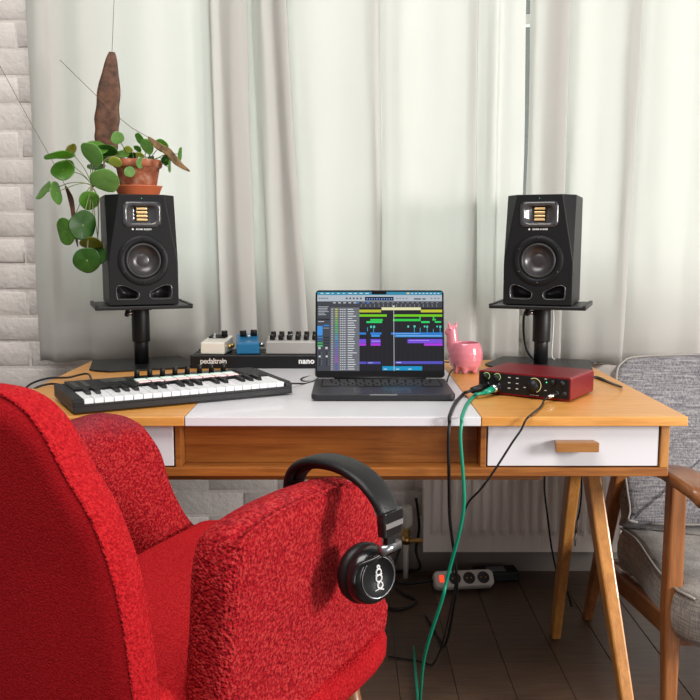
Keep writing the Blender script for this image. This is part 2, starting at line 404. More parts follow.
dbox('stretcher', M_wood_d, -.49, .41, 1.80, 1.825, .578, .6138)
for xa, xb in ((BX0+.021, -.355), (.277, BX1-.021)):
    d = dbox('drawer', M_white_lac, xa, xb, DY0+.021, DY0+.039, BZ+.021, SB-.003, bevel=.001)
    mb = MB(); xc = (xa+xb)/2+(.002 if xa > 0 else -.002)
    zc = .680
    mb.loft([[(xc+.04-sx*.5+dx, 0, zc+dz) for dx, dz in ((0, -.0125), (sx, -.0125), (sx, .0125), (0, .0125))] for sx in (.086,)] , 0, False, False, False) if 0 else None
    x0, x1 = xc-.043+.04, xc+.043+.04; yb, yf = DY0+.0205-2.09, DY0-.006-2.09
    mb.add([(x0+.004, yb, zc-.005), (x1-.004, yb, zc-.005), (x1-.004, yb, zc+.009), (x0+.004, yb, zc+.009),
            (x0, yf, zc-.0105), (x1, yf, zc-.0105), (x1, yf, zc+.009), (x0, yf, zc+.009)],
           [(0, 3, 2, 1), (4, 5, 6, 7), (0, 1, 5, 4), (1, 2, 6, 5), (2, 3, 7, 6), (3, 0, 4, 7)])
    h = mb.build('handle', M_handle, d, bevel=.001); h['label'] = 'oak bar handle'
    MB().box(*L(xa+.012, xa+.022, DY0+.04, DY1-.2, BZ+.03, SB-.02)).box(*L(xb-.022, xb-.012, DY0+.04, DY1-.2, BZ+.03, SB-.02)).box(*L(xa+.022, xb-.022, DY0+.04, DY1-.2, BZ+.03, BZ+.036)).build('drawer_box', M_wood_d, d)
def desk_leg(top, foot, w=.032, d=.05):
    top, foot = Vector(top), Vector(foot); rings = []
    for p, k in ((top, 1), (foot, .72)):
        a, b = w*k/2, d*k/2
        rings.append([(p.x+.04+sx*a, p.y-2.09+sy*b, p.z) for sx, sy in ((-1, -1), (1, -1), (1, 1), (-1, 1))])
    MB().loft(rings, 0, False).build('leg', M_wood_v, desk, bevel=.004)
for m_ in (0, 1):
    X = lambda x: (x if not m_ else -.08-x)
    desk_leg((X(.522), 1.845, .612), (X(.572), 1.575, 0)); desk_leg((X(.557), 2.075, .612), (X(.566), 2.27, 0))
    a, b = sorted((X(.535), X(.562))); dbox('leg_brace', M_wood_v, a, b, 1.83, 2.09, .585, .6135)

# ------------------------------------------------------------------ studio monitors on stands
M_gold = mat('gold_ribbon', (.72, .48, .22), .35, .6)
M_horn = mat('glossy_horn', (.05, .05, .055), .22, coat=.3)
M_cone = mat('woofer_cone', (.06, .055, .058), .3, .35)
M_surr = mat('rubber_surround', (.02, .02, .021), .5)
M_bolt = mat('black_bolt', (.01, .01, .01), .3)
M_led = mat('green_led', (.0, .5, .2), .4, emit=(.1, 1, .45), es=1.2)
def make_speaker():
    W2, H, D = .09, .289, .22; f = -D/2
    root = thing('studio_monitor', (0, 0, 0), 0, '-', 'speaker', 'black studio monitors')
    zt_ = .110; ct = .032; cb = .045
    v = [(-W2,f,0),(W2,f,0),(W2,f,zt_),(W2-ct,f,H),(-W2+ct,f,H),(-W2,f,zt_),
         (W2,f+cb,H),(-W2,f+cb,H),(-W2,-f,0),(W2,-f,0),(W2,-f,H),(-W2,-f,H)]
    fc = [(0,1,2,3,4,5),(2,6,3),(5,4,7),(1,9,10,6,2),(0,5,7,11,8),(8,11,10,9),(3,6,10,11,7,4),(0,8,9,1)]
    body = MB().add(v, fc).mesh('body')
    cut = [MB().prism(rrect(.076, .046, .015, 5, 0, .238), f-.01, f+.018).mesh('c')]
    cut.append(MB().cyl((0, f-.01, .117), (0, f+.05, .117), .047, n=40).mesh('c'))
    for s in (-1, 1):
        pts = [(s*.014, .027), (s*.016, .019), (s*.024, .0155), (s*.060, .0155), (s*.067, .021), (s*.0675, .045), (s*.061, .0515), (s*.046, .050), (s*.026, .040), (s*.016, .034)]
        pts = [(p.x, p.y) for p in smoothpath([(a*1.05, b, 0) for a, b in pts], 4, True)]
        if s < 0: pts = pts[::-1]
        cut.append(MB().prism(pts, f-.01, f+.06).mesh('c'))
    me = boolean_cut(body, cut)
    obj('cabinet', me, root, M_satin, bevel=.0022, seg=2)
    # tweeter: horn with gold ribbons
    mb = MB(); rr = []
    for w, h, r, y in ((.098, .066, .012, f-.0003), (.098, .066, .012, f-.002), (.08, .050, .016, f-.002), (.074, .044, .014, f+.002), (.050, .040, .008, f+.012), (.036, .038, .004, f+.015)):
        rr.append([(x, y, z) for x, z in rrect(w, h, r, 6, 0, .238)])
    mb.loft(rr, 0, True, False, True); tw = mb.build('tweeter', M_horn, root)
    MB().box(-.016, .016, f+.011, f+.0145, .218, .258).build('ribbon_housing', M_bolt, tw)
    for k in range(4): MB().box(-.014, .014, f+.006, f+.0112, .2205+k*.0095, .2265+k*.0095).build('ribbon', M_gold, tw, bevel=.0012)
    for sx in (-1, 1):
        for sz in (-1, 1): MB().cyl((sx*.043, f-.001, .238+sz*.0275), (sx*.043, f-.0035, .238+sz*.0275), .0026, n=10).build('screw', M_bolt, tw)
    # woofer
    mw = Matrix.Translation((0, f, .117)) @ Matrix.Rotation(pi/2, 4, 'X')
    wf_ = MB().lathe([(.046, -.003), (.065, -.0003), (.066, .0012), (.065, .0025), (.052, .0028), (.049, .001), (.046, -.003)], 48, M=mw, caps=False).build('woofer', M_satin, root)
    MB().lathe([(.0465, -.0015), (.0455, .002), (.043, .0038), (.040, .0025), (.0385, -.001)], 48, M=mw, caps=False).build('surround', M_surr, wf_)
    MB().lathe([(.0386, -.001), (.036, -.0055), (.031, -.0105), (.024, -.0145), (.018, -.0165), (.0, -.0168)], 48, M=mw, caps=False).build('cone', M_cone, wf_)
    MB().lathe([(.0165, -.0166), (.013, -.0155), (.009, -.0148), (.004, -.0144), (.0001, -.0143)], 32, M=mw, caps=False).build('dust_cap', M_cone, wf_)
    for k in range(6):
        a = pi/6+k*pi/3; a += 0
        MB().cyl((.0585*cos(a), f-.002, .117+.0585*sin(a)), (.0585*cos(a), f-.0042, .117+.0585*sin(a)), .0028, n=10).build('screw', M_bolt, wf_)
    for s in (-1, 1):
        pts = [(s*.014, .027), (s*.016, .019), (s*.024, .0155), (s*.060, .0155), (s*.067, .021), (s*.0675, .045), (s*.061, .0515), (s*.046, .050), (s*.026, .040), (s*.016, .034)]
        c0 = Vector((s*.042, .033, 0)); ps = [Vector((a*1.05, b, 0)) for a, b in pts]
        path = smoothpath(ps, 4, True); rings = []
        for k, y in ((1.07, f-.0006), (1.06, f-.0018), (.99, f-.0016), (.94, f+.004), (.93, f+.05)):
            rings.append([(c0.x+(q.x-c0.x)*k, y, c0.y+(q.y-c0.y)*k) for q in path])
        MB().loft(rings, 0, True, False, True).build('bass_port', M_horn, root)
    MB().lathe([(.0009, 0), (.0009, .0008)], 10, M=Matrix.Translation((0, f, .279)) @ Matrix.Rotation(pi/2, 4, 'X')).build('power_light', M_led, root)
    # maker's line of white lettering with its round emblem
    tm = text_mesh('ADAM AUDIO', .0060, bold=.00012, space=1.08); mb2 = MB(); n0 = 20
    bmx = Matrix.Translation((.003, f-.0006, .1985)) @ RX90
    o = obj('lettering', tm, root, M_print, M=bmx)
    MB().lathe([(.0026, 0), (.0026, .0006)], 20, M=Matrix.Translation((-.0250, f, .1985)) @ Matrix.Rotation(pi/2, 4, 'X')).build('emblem', M_print, root)
    return root
def make_stand():
    root = thing('speaker_stand', (0, 0, DT), 0, '-', 'speaker stand', 'black tabletop speaker stands')
    w, d = .145, .15
    poly = [(-w, -.06), (-w+.012, -.085), (-.10, -d+.035), (.10, -d+.035), (w-.012, -.085), (w, -.06), (w-.02, .115), (-w+.02, .115)]
    MB().add([(x, y, z) for z in (0.0005, .0055) for x, y in poly], [tuple(range(7, -1, -1)), tuple(range(8, 16))]+[(j, (j+1) % 8, (j+1) % 8+8, j+8) for j in range(8)]).build('base_plate', M_steel_black, root, bevel=.001)
    MB().lathe([(.0195, .0055), (.0195, .11)], 32).build('lower_pole', M_steel_black, root)
    MB().lathe([(.022, .066), (.0245, .068), (.0245, .164)], 32).build('upper_sleeve', M_black, root, bevel=.001)
    kn = MB().cyl((-.022, -.008, .147), (-.033, -.012, .147), .006).build('clamp_screw', M_chrome, root)
    mb = MB(); mm = Matrix.Translation((-.037, -.014, .147)) @ Matrix.Rotation(radians(-75), 4, 'Y')
    rings = [[((.0105+.0022*cos(3*2*pi*j/36))*s_*cos(2*pi*j/36), (.0105+.0022*cos(3*2*pi*j/36))*s_*sin(2*pi*j/36), z) for j in range(36)] for s_, z in ((.8, -.005), (1, -.003), (1, .004), (.75, .006))]
    mb.loft(rings, M=mm); mb.build('knob', M_black, kn)
    MB().box(-.028, .028, -.03, .03, .156, .164).build('mount_block', M_steel_black, root, bevel=.001)
    MB().prism([(-.127, .164), (.127, .164), (.127, .1735), (-.127, .1735)], -.115, .105).build('top_plate', M_steel_black, root, bevel=.002)
    for xa in (-.127, .118): MB().box(xa, xa+.009, -.116, .106, .1735, .1762).build('edge_lip', M_rubber, root)
    return root
SPL, SPR = Vector((-.582, 2.395, 0)), Vector((.533, 2.395, 0))
st = make_stand(); sp = make_speaker()
YL, YR = radians(20), radians(-20)
st.location = (SPL.x, SPL.y, DT); st.rotation_euler.z = YL; st['label'] = 'black stand with tilted tray under the left speaker, behind the keyboard'
sp.location = (SPL.x, SPL.y, DT+.1762); sp.rotation_euler.z = YL; sp['label'] = 'black studio monitor with the potted plant standing on top'
st['label'] = 'black column stand carrying the speaker that has the plant on it'
st2 = dup(st); st2.location = (SPR.x, SPR.y, DT); st2.rotation_euler.z = YR; st2['label'] = 'black column stand carrying the right speaker, behind the red audio interface'
sp2 = dup(sp); sp2.location = (SPR.x, SPR.y, DT+.1762); sp2.rotation_euler.z = YR; sp2['label'] = 'black studio monitor with nothing on top, right of the laptop'

# ------------------------------------------------------------------ laptop
M_space = mat('dark_grey_aluminium', (.04, .04, .044), .38, .7)
M_screen_black = mat('screen_glass_black', (.006, .006, .007), .12)
LX, LY0 = .0722, 1.843; LW, LD = .3126, .221
lap = thing('laptop', (LX, LY0+LD/2, DT), 0, 'open dark grey laptop with music software on screen on the white panel', 'laptop')
hd = LD/2
mb = MB()
def rr3(w, d, r, z): return [(x, y, z) for x, y in rrect(w, d, r, 6)]
mb.loft([rr3(LW-.006, LD-.006, .010, .0025), rr3(LW, LD, .012, .006), rr3(LW, LD, .012, .0145), rr3(LW-.0015, LD-.0015, .0115, .0155)], 0, False)
base = mb.build('base', M_space, lap, bevel=.0006)
MB().box(-.03, .03, -hd-.0003, -hd+.006, .0135, .0157).build('finger_notch', mat('notch_highlight_metal', (.3, .3, .31), .3, .8), base, bevel=.001)
for sx in (-1, 1):
    for sy in (-1, 1): MB().lathe([(.008, 0), (.008, .003)], 16, M=Matrix.Translation((sx*.12, sy*.085, 0))).build('foot', M_rubber, base)
MB().box(-.139, .139, -.012, .092, .0153, .0157).build('key_well', M_screen_black, base)
MB().prism(rrect(.128, .080, .004, 4), .0, .0004, M=Matrix.Translation((0, -.062, .01555)) @ Matrix.Rotation(-pi/2, 4, 'X') @ Matrix.Scale(-1, 4, (0, 1, 0))).build('trackpad', mat('trackpad_glass', (.05, .05, .056), .25, .5), base)
M_key = mat('laptop_key', (.012, .012, .013), .5)
kme = None
rows = [(.083, .0105, 14, None), (.0645, .0155, 14, None), (.0455, .0155, 14, 'tab'), (.0265, .0155, 13, 'caps'), (.0075, .0155, 12, 'shift')]
def lkey(x, y, w, d):
    MB().box(x-w/2, x+w/2, y-d/2, y+d/2, .0156, .0172).build('key', M_key, base, bevel=.0008, seg=1)
P_ = .0193
for (y, d, n, kind) in rows:
    tot = .2725; gap = .0032
    if kind is None:
        w = (tot-gap*(n-1))/n
        for k in range(n): lkey(-tot/2+w/2+k*(w+gap), y, w, d)
    else:
        w = .0158; side = (tot-(n-2)*w-gap*(n-1))/2
        lkey(-tot/2+side/2, y, side, d); lkey(tot/2-side/2, y, side, d)
        for k in range(n-2): lkey(-tot/2+side+gap+w/2+k*(w+gap), y, w, d)
ws = [.0158]*3+[.02, .095, .02, .0158]; tot = .2725; x = -tot/2
for w in ws: lkey(x+w/2, -.0115+.001, w, .0155) if 0 else None; x += w+.0032
# lid, hinged at the back edge and leaning away
TILT = radians(14.5)
LM = Matrix.Translation((0, hd-.004, .0165)) @ Matrix.Rotation(-TILT, 4, 'X')
LH = .2145
mb = MB(); mb.prism(rrect(LW, LH, .009, 6, 0, LH/2+.001), -.002, .003)
lid = mb.build('lid', M_space, lap, bevel=.0008, M=LM)
MB().cyl((-.11, 0, 0), (.11, 0, 0), .0055).build('hinge', M_black, lap, M=Matrix.Translation((0, hd-.005, .0165)))
MB().prism(rrect(LW-.003, LH-.003, .008, 6, 0, LH/2+.001), -.0026, -.0021).build('bezel', M_screen_black, lid)
SW, SH = .3035, .1935; sx0 = -SW/2; sz1 = LH-.0035
emats = {}
def em(c):
    k = tuple(c)
    if k not in emats:
        lin = [((v/255)/12.92 if v/255 <= .04045 else ((v/255+.055)/1.055)**2.4) for v in c]
        m = mat('screen_pixels', (.0, .0, .0), .25, emit=lin, es=.82, spec=.25); emats[k] = (m, len(emats))
    return emats[k][1]
mb = MB(); layer = [0]
def R(x0, x1, y0, y1, c, lay=1):
    """rectangle in display fractions measured on the picture: x 83-617, y 57-405"""
    X = lambda v: sx0+(v-83)/534*SW
    Z = lambda v: sz1-(v-57)/348*SH
    y = -.0027-.00004*lay; i = em(c)
    mb.add([(X(x0), y, Z(y1)), (X(x1), y, Z(y1)), (X(x1), y, Z(y0)), (X(x0), y, Z(y0))], [(0, 1, 2, 3)], i)
R(83, 617, 57, 405, (36, 36, 42), 0)
R(83, 617, 57, 71, (52, 140, 172)); R(316, 379, 57, 68, (4, 4, 5), 2)
for k in range(9): R(96+k*24, 96+k*24+random.randint(8, 16), 62, 65, (225, 240, 245), 2)
for k in range(9): R(470+k*16, 478+k*16, 62, 65, (225, 240, 245), 2)
R(466, 476, 60, 67, (230, 200, 120), 3)
R(83, 617, 71, 99, (178, 186, 196))
for k in range(6): R(90+k*7, 94+k*7, 83, 88, (60, 66, 74), 2)
for k in range(5): R(205+k*15, 213+k*15, 82, 90, (80, 88, 98), 2)
R(287, 410, 79, 96, (20, 26, 52), 2)
for k in range(11): R(294+k*10.5, 299+k*10.5, 85, 91, (120, 160, 220), 3)
R(497, 527, 86, 91, (30, 34, 40), 2); R(533, 547, 86, 91, (30, 34, 40), 2)
for k in range(4): R(420+k*14, 428+k*14, 84, 89, (130, 138, 148), 2)
for k in range(3): R(568+k*15, 576+k*15, 84, 89, (120, 126, 136), 2)
R(83, 617, 99, 127, (66, 68, 74))
for k in range(18): R(270+k*19, 272+k*19, 112, 124, (150, 152, 158), 2)
for k in range(16): R(276+k*21, 286+k*21, 103, 107, (130, 133, 140), 2)
for k in range(5): R(150+k*22, 162+k*22, 103, 108, (190, 192, 196), 2)
R(250, 262, 103, 108, (60, 130, 220), 3); R(294, 304, 101, 110, (40, 110, 200), 3)
R(83, 140, 117, 405, (70, 73, 80))
for k in range(6): R(87, 100+random.randint(12, 32), 122+k*7, 125+k*7, (175, 180, 186), 2)
R(84, 138, 176, 182, (40, 42, 48), 2); R(87, 112, 187, 190, (200, 205, 210), 2); R(84, 106, 208, 250, (70, 150, 225), 2)
R(110, 134, 203, 209, (50, 130, 210), 2); R(108, 134, 216, 219, (150, 155, 160), 2)
for k, c in enumerate([(60, 130, 200), (40, 110, 160), (70, 170, 90), (80, 200, 120)]): R(85, 107, 256+k*12, 262+k*12, c, 2); R(111, 135, 256+k*12, 262+k*12, (48, 50, 56), 2)
for xx in (94, 124):
    R(xx-6, xx+4, 300, 310, (190, 195, 200), 2); R(xx-1, xx+1, 318, 385, (25, 26, 30), 2); R(xx-4, xx+4, 345-(xx % 3)*7, 353-(xx % 3)*7, (210, 212, 216), 3)
    for k in range(7): R(xx+8, xx+10, 322+k*9, 325+k*9, (150, 154, 160), 2)
R(140, 263, 127, 405, (112, 115, 122))
nr = 27
for k in range(nr):
    y = 131+k*10.1
    R(141, 262, y+8.2, y+9.2, (70, 72, 78), 2)
    R(144, 149, y+1, y+6, (180, 184, 190), 2)
    cc = [(200, 200, 60), (120, 200, 40), (60, 200, 90), (60, 170, 200), (50, 130, 220), (130, 90, 220), (180, 60, 220), (80, 90, 200)][min(7, k*8//nr)]
    R(160, 170, y+1, y+6, cc, 2)
    for q in range(3): R(180+q*9, 186+q*9, y+2, y+6, (205, 207, 212), 2)
    R(213, 213+random.randint(20, 38), y+2, y+5, (228, 230, 234), 2)
for k in range(18): R(263+k*19.7, 263.8+k*19.7, 127, 405, (50, 50, 57), 1)
for k in range(27): R(263, 617, 130+k*10.1, 130.8+k*10.1, (46, 46, 53), 1)
for a in [(263,356,136,148,(190,190,50)),(358,526,126,138,(232,228,180)),(526,617,136,148,(196,196,52)),
          (263,380,157,167,(120,205,30)),(411,617,157,167,(120,205,30)),
          (310,363,177,186,(50,205,80)),(293,360,187,195,(50,215,110)),(407,525,177,187,(50,205,80)),(527,563,187,195,(50,215,110)),(519,525,167,178,(50,205,80)),(575,590,177,184,(50,205,80)),(577,583,165,178,(50,205,80)),(585,612,187,194,(50,215,110)),
          (309,317,207,217,(90,210,190)),(322,330,207,217,(90,210,190)),(468,475,206,215,(90,210,190)),(494,503,206,214,(90,210,190)),(496,499,214,237,(60,160,190)),(538,545,207,214,(90,210,190)),(549,556,207,216,(90,210,190)),(551,554,216,237,(60,160,190)),(592,598,207,214,(90,210,190)),(604,612,207,216,(90,210,190)),(606,609,216,237,(60,160,190)),(521,524,216,237,(60,160,190)),(577,580,222,237,(60,160,190)),(296,299,214,232,(60,160,190)),(322,325,218,237,(60,160,190)),
          (263,291,237,246,(50,130,215)),(310,357,237,246,(50,130,215)),(314,350,247,256,(70,150,225)),(398,617,237,246,(50,130,215)),(414,617,247,257,(70,150,225)),
          (263,291,266,284,(122,80,220)),(311,353,266,284,(122,80,220)),(468,617,266,284,(122,80,220)),(263,291,285,295,(178,60,222)),(311,353,285,295,(178,60,222)),(538,617,285,295,(178,60,222)),
          (263,292,365,375,(88,84,190)),(295,353,365,375,(88,84,190)),(414,617,363,375,(88,84,190)),(360,529,385,403,(30,150,200))]:
    R(*a, 3)
for k in range(3): R(366+k*52, 380+k*52, 396, 399, (200, 235, 245), 4)
R(300, 320, 369, 371, (200, 205, 240), 4); R(420, 440, 367, 370, (200, 205, 240), 4)
R(316, 352, 274, 276, (200, 190, 250), 4); R(474, 560, 271, 272.5, (200, 190, 250), 4); R(420, 610, 251, 252, (200, 225, 250), 4); R(416, 520, 241, 242, (190, 220, 250), 4)
R(409.2, 411, 118, 405, (220, 222, 226), 5); R(406, 414, 118, 123, (230, 230, 232), 5)
me = mb.mesh('display', False)
dsp = obj('display', me, lid); ml = sorted(emats.values(), key=lambda t: t[1])
for m_, _ in ml: me.materials.append(m_)

# ------------------------------------------------------------------ pedalboard and pedals
PB0 = 2.327
pbx0, pbx1 = -.434, .022
pb = thing('pedalboard', ((pbx0+pbx1)/2, PB0+.07, DT), 0, 'black slatted pedalboard with white lettering behind the laptop and keyboard', 'pedalboard')
hw = (pbx1-pbx0)/2
MB().box(-hw, hw, -.07, -.062, .0, .037).build('front_rail', M_black, pb, bevel=.003)
MB().box(-hw, hw, .062, .070, .0, .037).build('back_rail', M_black, pb, bevel=.003)
for xx in (-hw, hw-.006): MB().box(xx, xx+.006, -.062, .062, .0, .034).build('end_bracket', M_black, pb, bevel=.001)
for y0, y1 in ((-.062, -.022), (-.008, .022), (.036, .062)): MB().box(-hw+.006, hw-.006, y0, y1, .031, .0368).build('slat', M_black, pb, bevel=.001)
def ptext(txt, size, px, py, bold, space):
    p = at(px, py, PB0)
    o = obj('lettering', text_mesh(txt, size, bold=bold, space=space), pb, M_print, M=Matrix.Translation((p.x-(pbx0+pbx1)/2, -.0703, p.z-DT)) @ RX90)
ptext('pedaltrain', .0205, 213.5, 361.2, .0003, .90)
ptext('nano', .021, 306.5, 361.2, .0008, 1.05)
ZP = DT+.0372
def ped_base(name, px, w, h, d, rz, label, m):
    p = at(px, 354, PB0+.012); root = thing(name, (p.x, PB0+.012+d/2, ZP), rz, label, 'guitar pedal', 'pedals on the pedalboard'); return root
M_cream = mat('cream_enamel', (.80, .77, .68), .35, coat=.3); M_blue = mat('blue_enamel', (.015, .16, .34), .32, coat=.3)
def enclosure(root, m, w, h0, h1, d):
    mb = MB(); mb.prism([(0, 0)], 0, 0) if 0 else None
    v = [(-w/2,-d/2,0),(w/2,-d/2,0),(w/2,d/2,0),(-w/2,d/2,0),(-w/2+.001,-d/2+.001,h0),(w/2-.001,-d/2+.001,h0),(w/2-.001,d/2-.001,h1),(-w/2+.001,d/2-.001,h1)]
    mb.add(v, [(0,3,2,1),(4,5,6,7),(0,1,5,4),(1,2,6,5),(2,3,7,6),(3,0,4,7)])
    return mb.build('enclosure', m, root, bevel=.004, seg=3)
def knob(root, x, y, z, r, h, m=M_black, mark=True, name='knob'):
    n = 24; rings = [[(x+rr*(1-(.05 if j % 2 else 0))*cos(2*pi*j/n), y+rr*(1-(.05 if j % 2 else 0))*sin(2*pi*j/n), z+zz) for j in range(n)] for rr, zz in ((r, 0), (r, h*.8), (r*.9, h))]
    k = MB().loft(rings).build(name, m, root)
    if mark: MB().box(x-.0006, x+.0006, y-r*.85, y-r*.1, z+h+.0001, z+h+.0006).build('pointer', M_print, k)
    return k
p1 = ped_base('effects_pedal', 214.5, .067, .036, .105, radians(-6), 'small cream guitar pedal at the left end of the pedalboard', M_cream)
enclosure(p1, M_cream, .068, .033, .042, .105)
MB().box(-.025, .022, .006, .042, .0385, .0415).build('control_plate', M_black, p1, M=Matrix.Rotation(radians(5), 4, 'X'))
knob(p1, .016, .02, .040, .0088, .018); knob(p1, -.008, .004, .038, .005, .014, M_alu, name='footswitch', mark=False)
MB().cyl((.034, -.012, .018), (.044, -.012, .018), .006).cyl((.034, .008, .018), (.046, .008, .018), .006).build('patch_plug', M_brass, p1)
p2 = ped_base('effects_pedal', 245.5, .067, .036, .11, radians(8), 'bright blue guitar pedal between the cream and the silver ones', M_blue)
enclosure(p2, M_blue, .064, .031, .046, .11)
knob(p2, -.012, .022, .042, .0095, .016); knob(p2, .018, .028, .043, .0095, .016); knob(p2, .002, -.002, .038, .0055, .010, M_alu, name='footswitch', mark=False)
obj('lettering', text_mesh('blue', .01), p2, M_print, M=Matrix.Translation((0, -.02, .041))) if 0 else None
MB().box(-.012, .012, -.030, -.022, .0345, .0362).build('badge', M_print, p2, M=Matrix.Rotation(radians(5), 4, 'X'))
MB().cyl((.032, .0, .020), (.046, .0, .020), .006).build('patch_plug', M_chrome, p2)
xL, xR = at(265.5, 345, PB0+.012).x, .008
p3 = thing('equalizer_pedal', ((xL+xR)/2, PB0+.012+.045, ZP), 0, 'wide silver pedal with two rows of black knobs, partly behind the laptop', 'guitar pedal')
w3 = xR-xL; enclosure(p3, mat('silver_enamel', (.42, .40, .38), .4, .3), w3, .036, .046, .09)
for k in range(9):
    x = at(272.4+k*8.45, 335, 2.36).x-(xL+xR)/2
    knob(p3, x, -.024, .0385, .0072, .013); knob(p3, x, .012, .0425, .0072, .015)
MB().cyl((at(291, 340, 2.36).x-(xL+xR)/2+.0, -.006, .040), (at(291, 340, 2.36).x-(xL+xR)/2, -.006, .052), .0025).build('toggle_switch', M_chrome, p3)

# ------------------------------------------------------------------ MIDI keyboard
M_kb = mat('keyboard_case', (.011, .011, .0125), .5, spec=.35, bump=.12, bump_s=1200)
KL, KW, KH = .480, .202, .0265
kb = thing('midi_keyboard', (-.5505, 1.692, DT+.004), radians(29), 'black music keyboard with white keys and light pads, on the left of the desk', 'keyboard')
ky0, ky1 = .010, .098      # key zone along the depth
kx0, kx1 = .022, KL-.016
mb = MB()
mb.box(0, KL, 0, KW, 0, .012); mb.box(0, KL, 0, ky0, .012, .0165); mb.box(0, kx0, ky0, ky1, .012, KH); mb.box(kx1, KL, ky0, ky1, .012, KH)
mb.box(0, KL, ky1, KW, .012, KH); mb.box(0, kx0, 0, ky0, .0165, KH-.002); mb.box(kx1, KL, 0, ky0, .0165, KH-.002)
mb.box(kx0, kx1, ky1+.001, KW, KH, .031); KT = .031; kb.rotation_euler.x = radians(1.0)
case = mb.build('case', M_kb, kb, bevel=.0012)
for xx in (.04, KL-.04):
    for yy in (.03, KW-.03): MB().lathe([(.008, -.0038), (.008, .0)], 14, M=Matrix.Translation((xx, yy, 0))).build('rubber_foot', M_rubber, kb)
kp = (kx1-kx0-.001)/22
wk = MB().box(.0008, kp-.0008, 0, ky1-ky0, 0, .0135).mesh('white_key')
wk.materials.append(M_keyw)
for k in range(22):
    o = bpy.data.objects.new('white_key', wk); COL.objects.link(o); o.parent = kb; o.location = (kx0+.0005+k*kp, ky0-.0045, .0125)
    b = o.modifiers.new('bevel', 'BEVEL'); b.width = .0008; b.segments = 2; b.limit_method = 'ANGLE'
bk = MB().add([(-.0052,0,0),(.0052,0,0),(.0052,.050,0),(-.0052,.050,0),(-.0042,.005,.007),(.0042,.005,.007),(.0042,.050,.008),(-.0042,.050,.008)], [(0,3,2,1),(4,5,6,7),(0,1,5,4),(1,2,6,5),(2,3,7,6),(3,0,4,7)]).mesh('black_key')
bk.materials.append(M_black)
for oc in range(3):
    for k in (1, 2, 4, 5, 6):
        o = bpy.data.objects.new('black_key', bk); COL.objects.link(o); o.parent = kb; o.location = (kx0+(oc*7+k)*kp, ky1-.0505, .0262)
        b = o.modifiers.new('bevel', 'BEVEL'); b.width = .001; b.segments = 2; b.limit_method = 'ANGLE'
# pads: back row mint, front row pink
M_mint = mat('mint_lit_pad', (.62, .78, .70), .4, emit=(.50, .82, .66), es=.12); M_pink = mat('pink_lit_pad', (.80, .58, .58), .4, emit=(.9, .52, .52), es=.12)
px0, px1 = .160, .395; pw = (px1-px0)/8
for r_, (y, m_) in enumerate(((.104, M_pink), (.128, M_mint))):
    for k in range(8): MB().box(px0+k*pw+.0015, px0+(k+1)*pw-.0015, y, y+.020, KT+.0002, KT+.0035).build('pad', m_, kb, bevel=.0012)
MB().box(px0-.006, px1+.006, .1005, .196, KT, KT+.0006).build('control_panel', M_bolt, kb)
for k in range(8):
    x = px0+(k+.5)*pw; MB().lathe([(.0062, KT+.0006), (.0056, KT+.019), (.005, KT+.020)], 16, M=Matrix.Translation((x, .170, 0))).build('encoder_knob', M_black, kb)
for xx in (.028, .050): MB().box(xx, xx+.011, .115, .185, KT+.0001, KT+.0009).build('touch_strip', M_bolt, kb, bevel=.0004)
MB().box(.093, .148, .145, .190, KT+.0001, KT+.0012).build('status_display', M_screen_black, kb)
for r_ in range(3):
    for k in range(3): MB().box(.093+k*.019, .108+k*.019, .112+r_*.012, .120+r_*.012, KT+.0001, KT+.0018).build('button', M_black, kb, bevel=.0006)
for r_ in range(4): MB().box(px1+.012, px1+.023, .112+r_*.021, .124+r_*.021, KT+.0001, KT+.0018).build('button', M_black, kb, bevel=.0006)

# ------------------------------------------------------------------ red audio interface
M_red = mat('red_anodised', (.24, .006, .014), .36, .5)
IL, IW, IH = .216, .150, .0505
ai = thing('audio_interface', (.2937, 1.948, DT), radians(-34), 'dark red box-shaped audio interface with black front and plugged cables', 'audio interface')
mb = MB(); mb.prism(rrect(IL, IH, .005, 4, IL/2, .003+IH/2), 0, IW); mb.build('shell', M_red, ai, bevel=.0008)
MB().prism(rrect(IL-.006, IH-.007, .004, 4, IL/2, .003+IH/2), -.0012, .003).build('front_plate', M_black, ai, bevel=.0004)
for xx in (.02, IL-.02):
    for yy in (.02, IW-.02): MB().lathe([(.008, 0), (.008, .0035)], 14, M=Matrix.Translation((xx, yy, 0))).build('rubber_foot', M_rubber, ai)
def disc(name, x, z, r, h, m, parent=ai, y=-.0012, n=24, r2=None):
    return MB().lathe([(r, 0), (r2 or r*.94, h)], n, M=Matrix.Translation((x, y, z)) @ Matrix.Rotation(pi/2, 4, 'X')).build(name, m, parent)
M_halo = mat('gain_halo_ring', (.1, .3, .1), .4, emit=(.45, .62, .22), es=.7)
def ring(x, z, r, w, m, parent, a0=0, a1=360, y=-.0014):
    n = 28; rings = []
    for k in range(n+1):
        a = radians(a0+(a1-a0)*k/n); rings.append([(x+rr*cos(a), yy, z+rr*sin(a)) for rr, yy in ((r, y), (r+w, y), (r+w, y-.0006), (r, y-.0006))])
    return MB().loft(rings, 0, True, True, True).build('light_ring', m, parent)
for x in (.020, .046):
    k = disc('gain_knob', x, .042, .0065, .012, M_black); ring(x, .042, .0072, .0011, M_halo, k, -60, 150)
k = disc('volume_knob', .134, .031, .0135, .016, M_black, n=36); ring(.134, .031, .0150, .0013, mat('amber_halo_ring', (.4, .3, .1), .4, emit=(.75, .62, .3), es=.6), k, -70, 120)
disc('headphone_knob', .178, .042, .0055, .011, M_black); disc('headphone_knob', .199, .042, .0055, .011, M_black)
for x in (.186, .203): disc('headphone_jack', x, .018, .005, .002, M_bolt)
for x in (.020, .046): disc('combo_jack', x, .018, .0115, .0015, M_bolt)
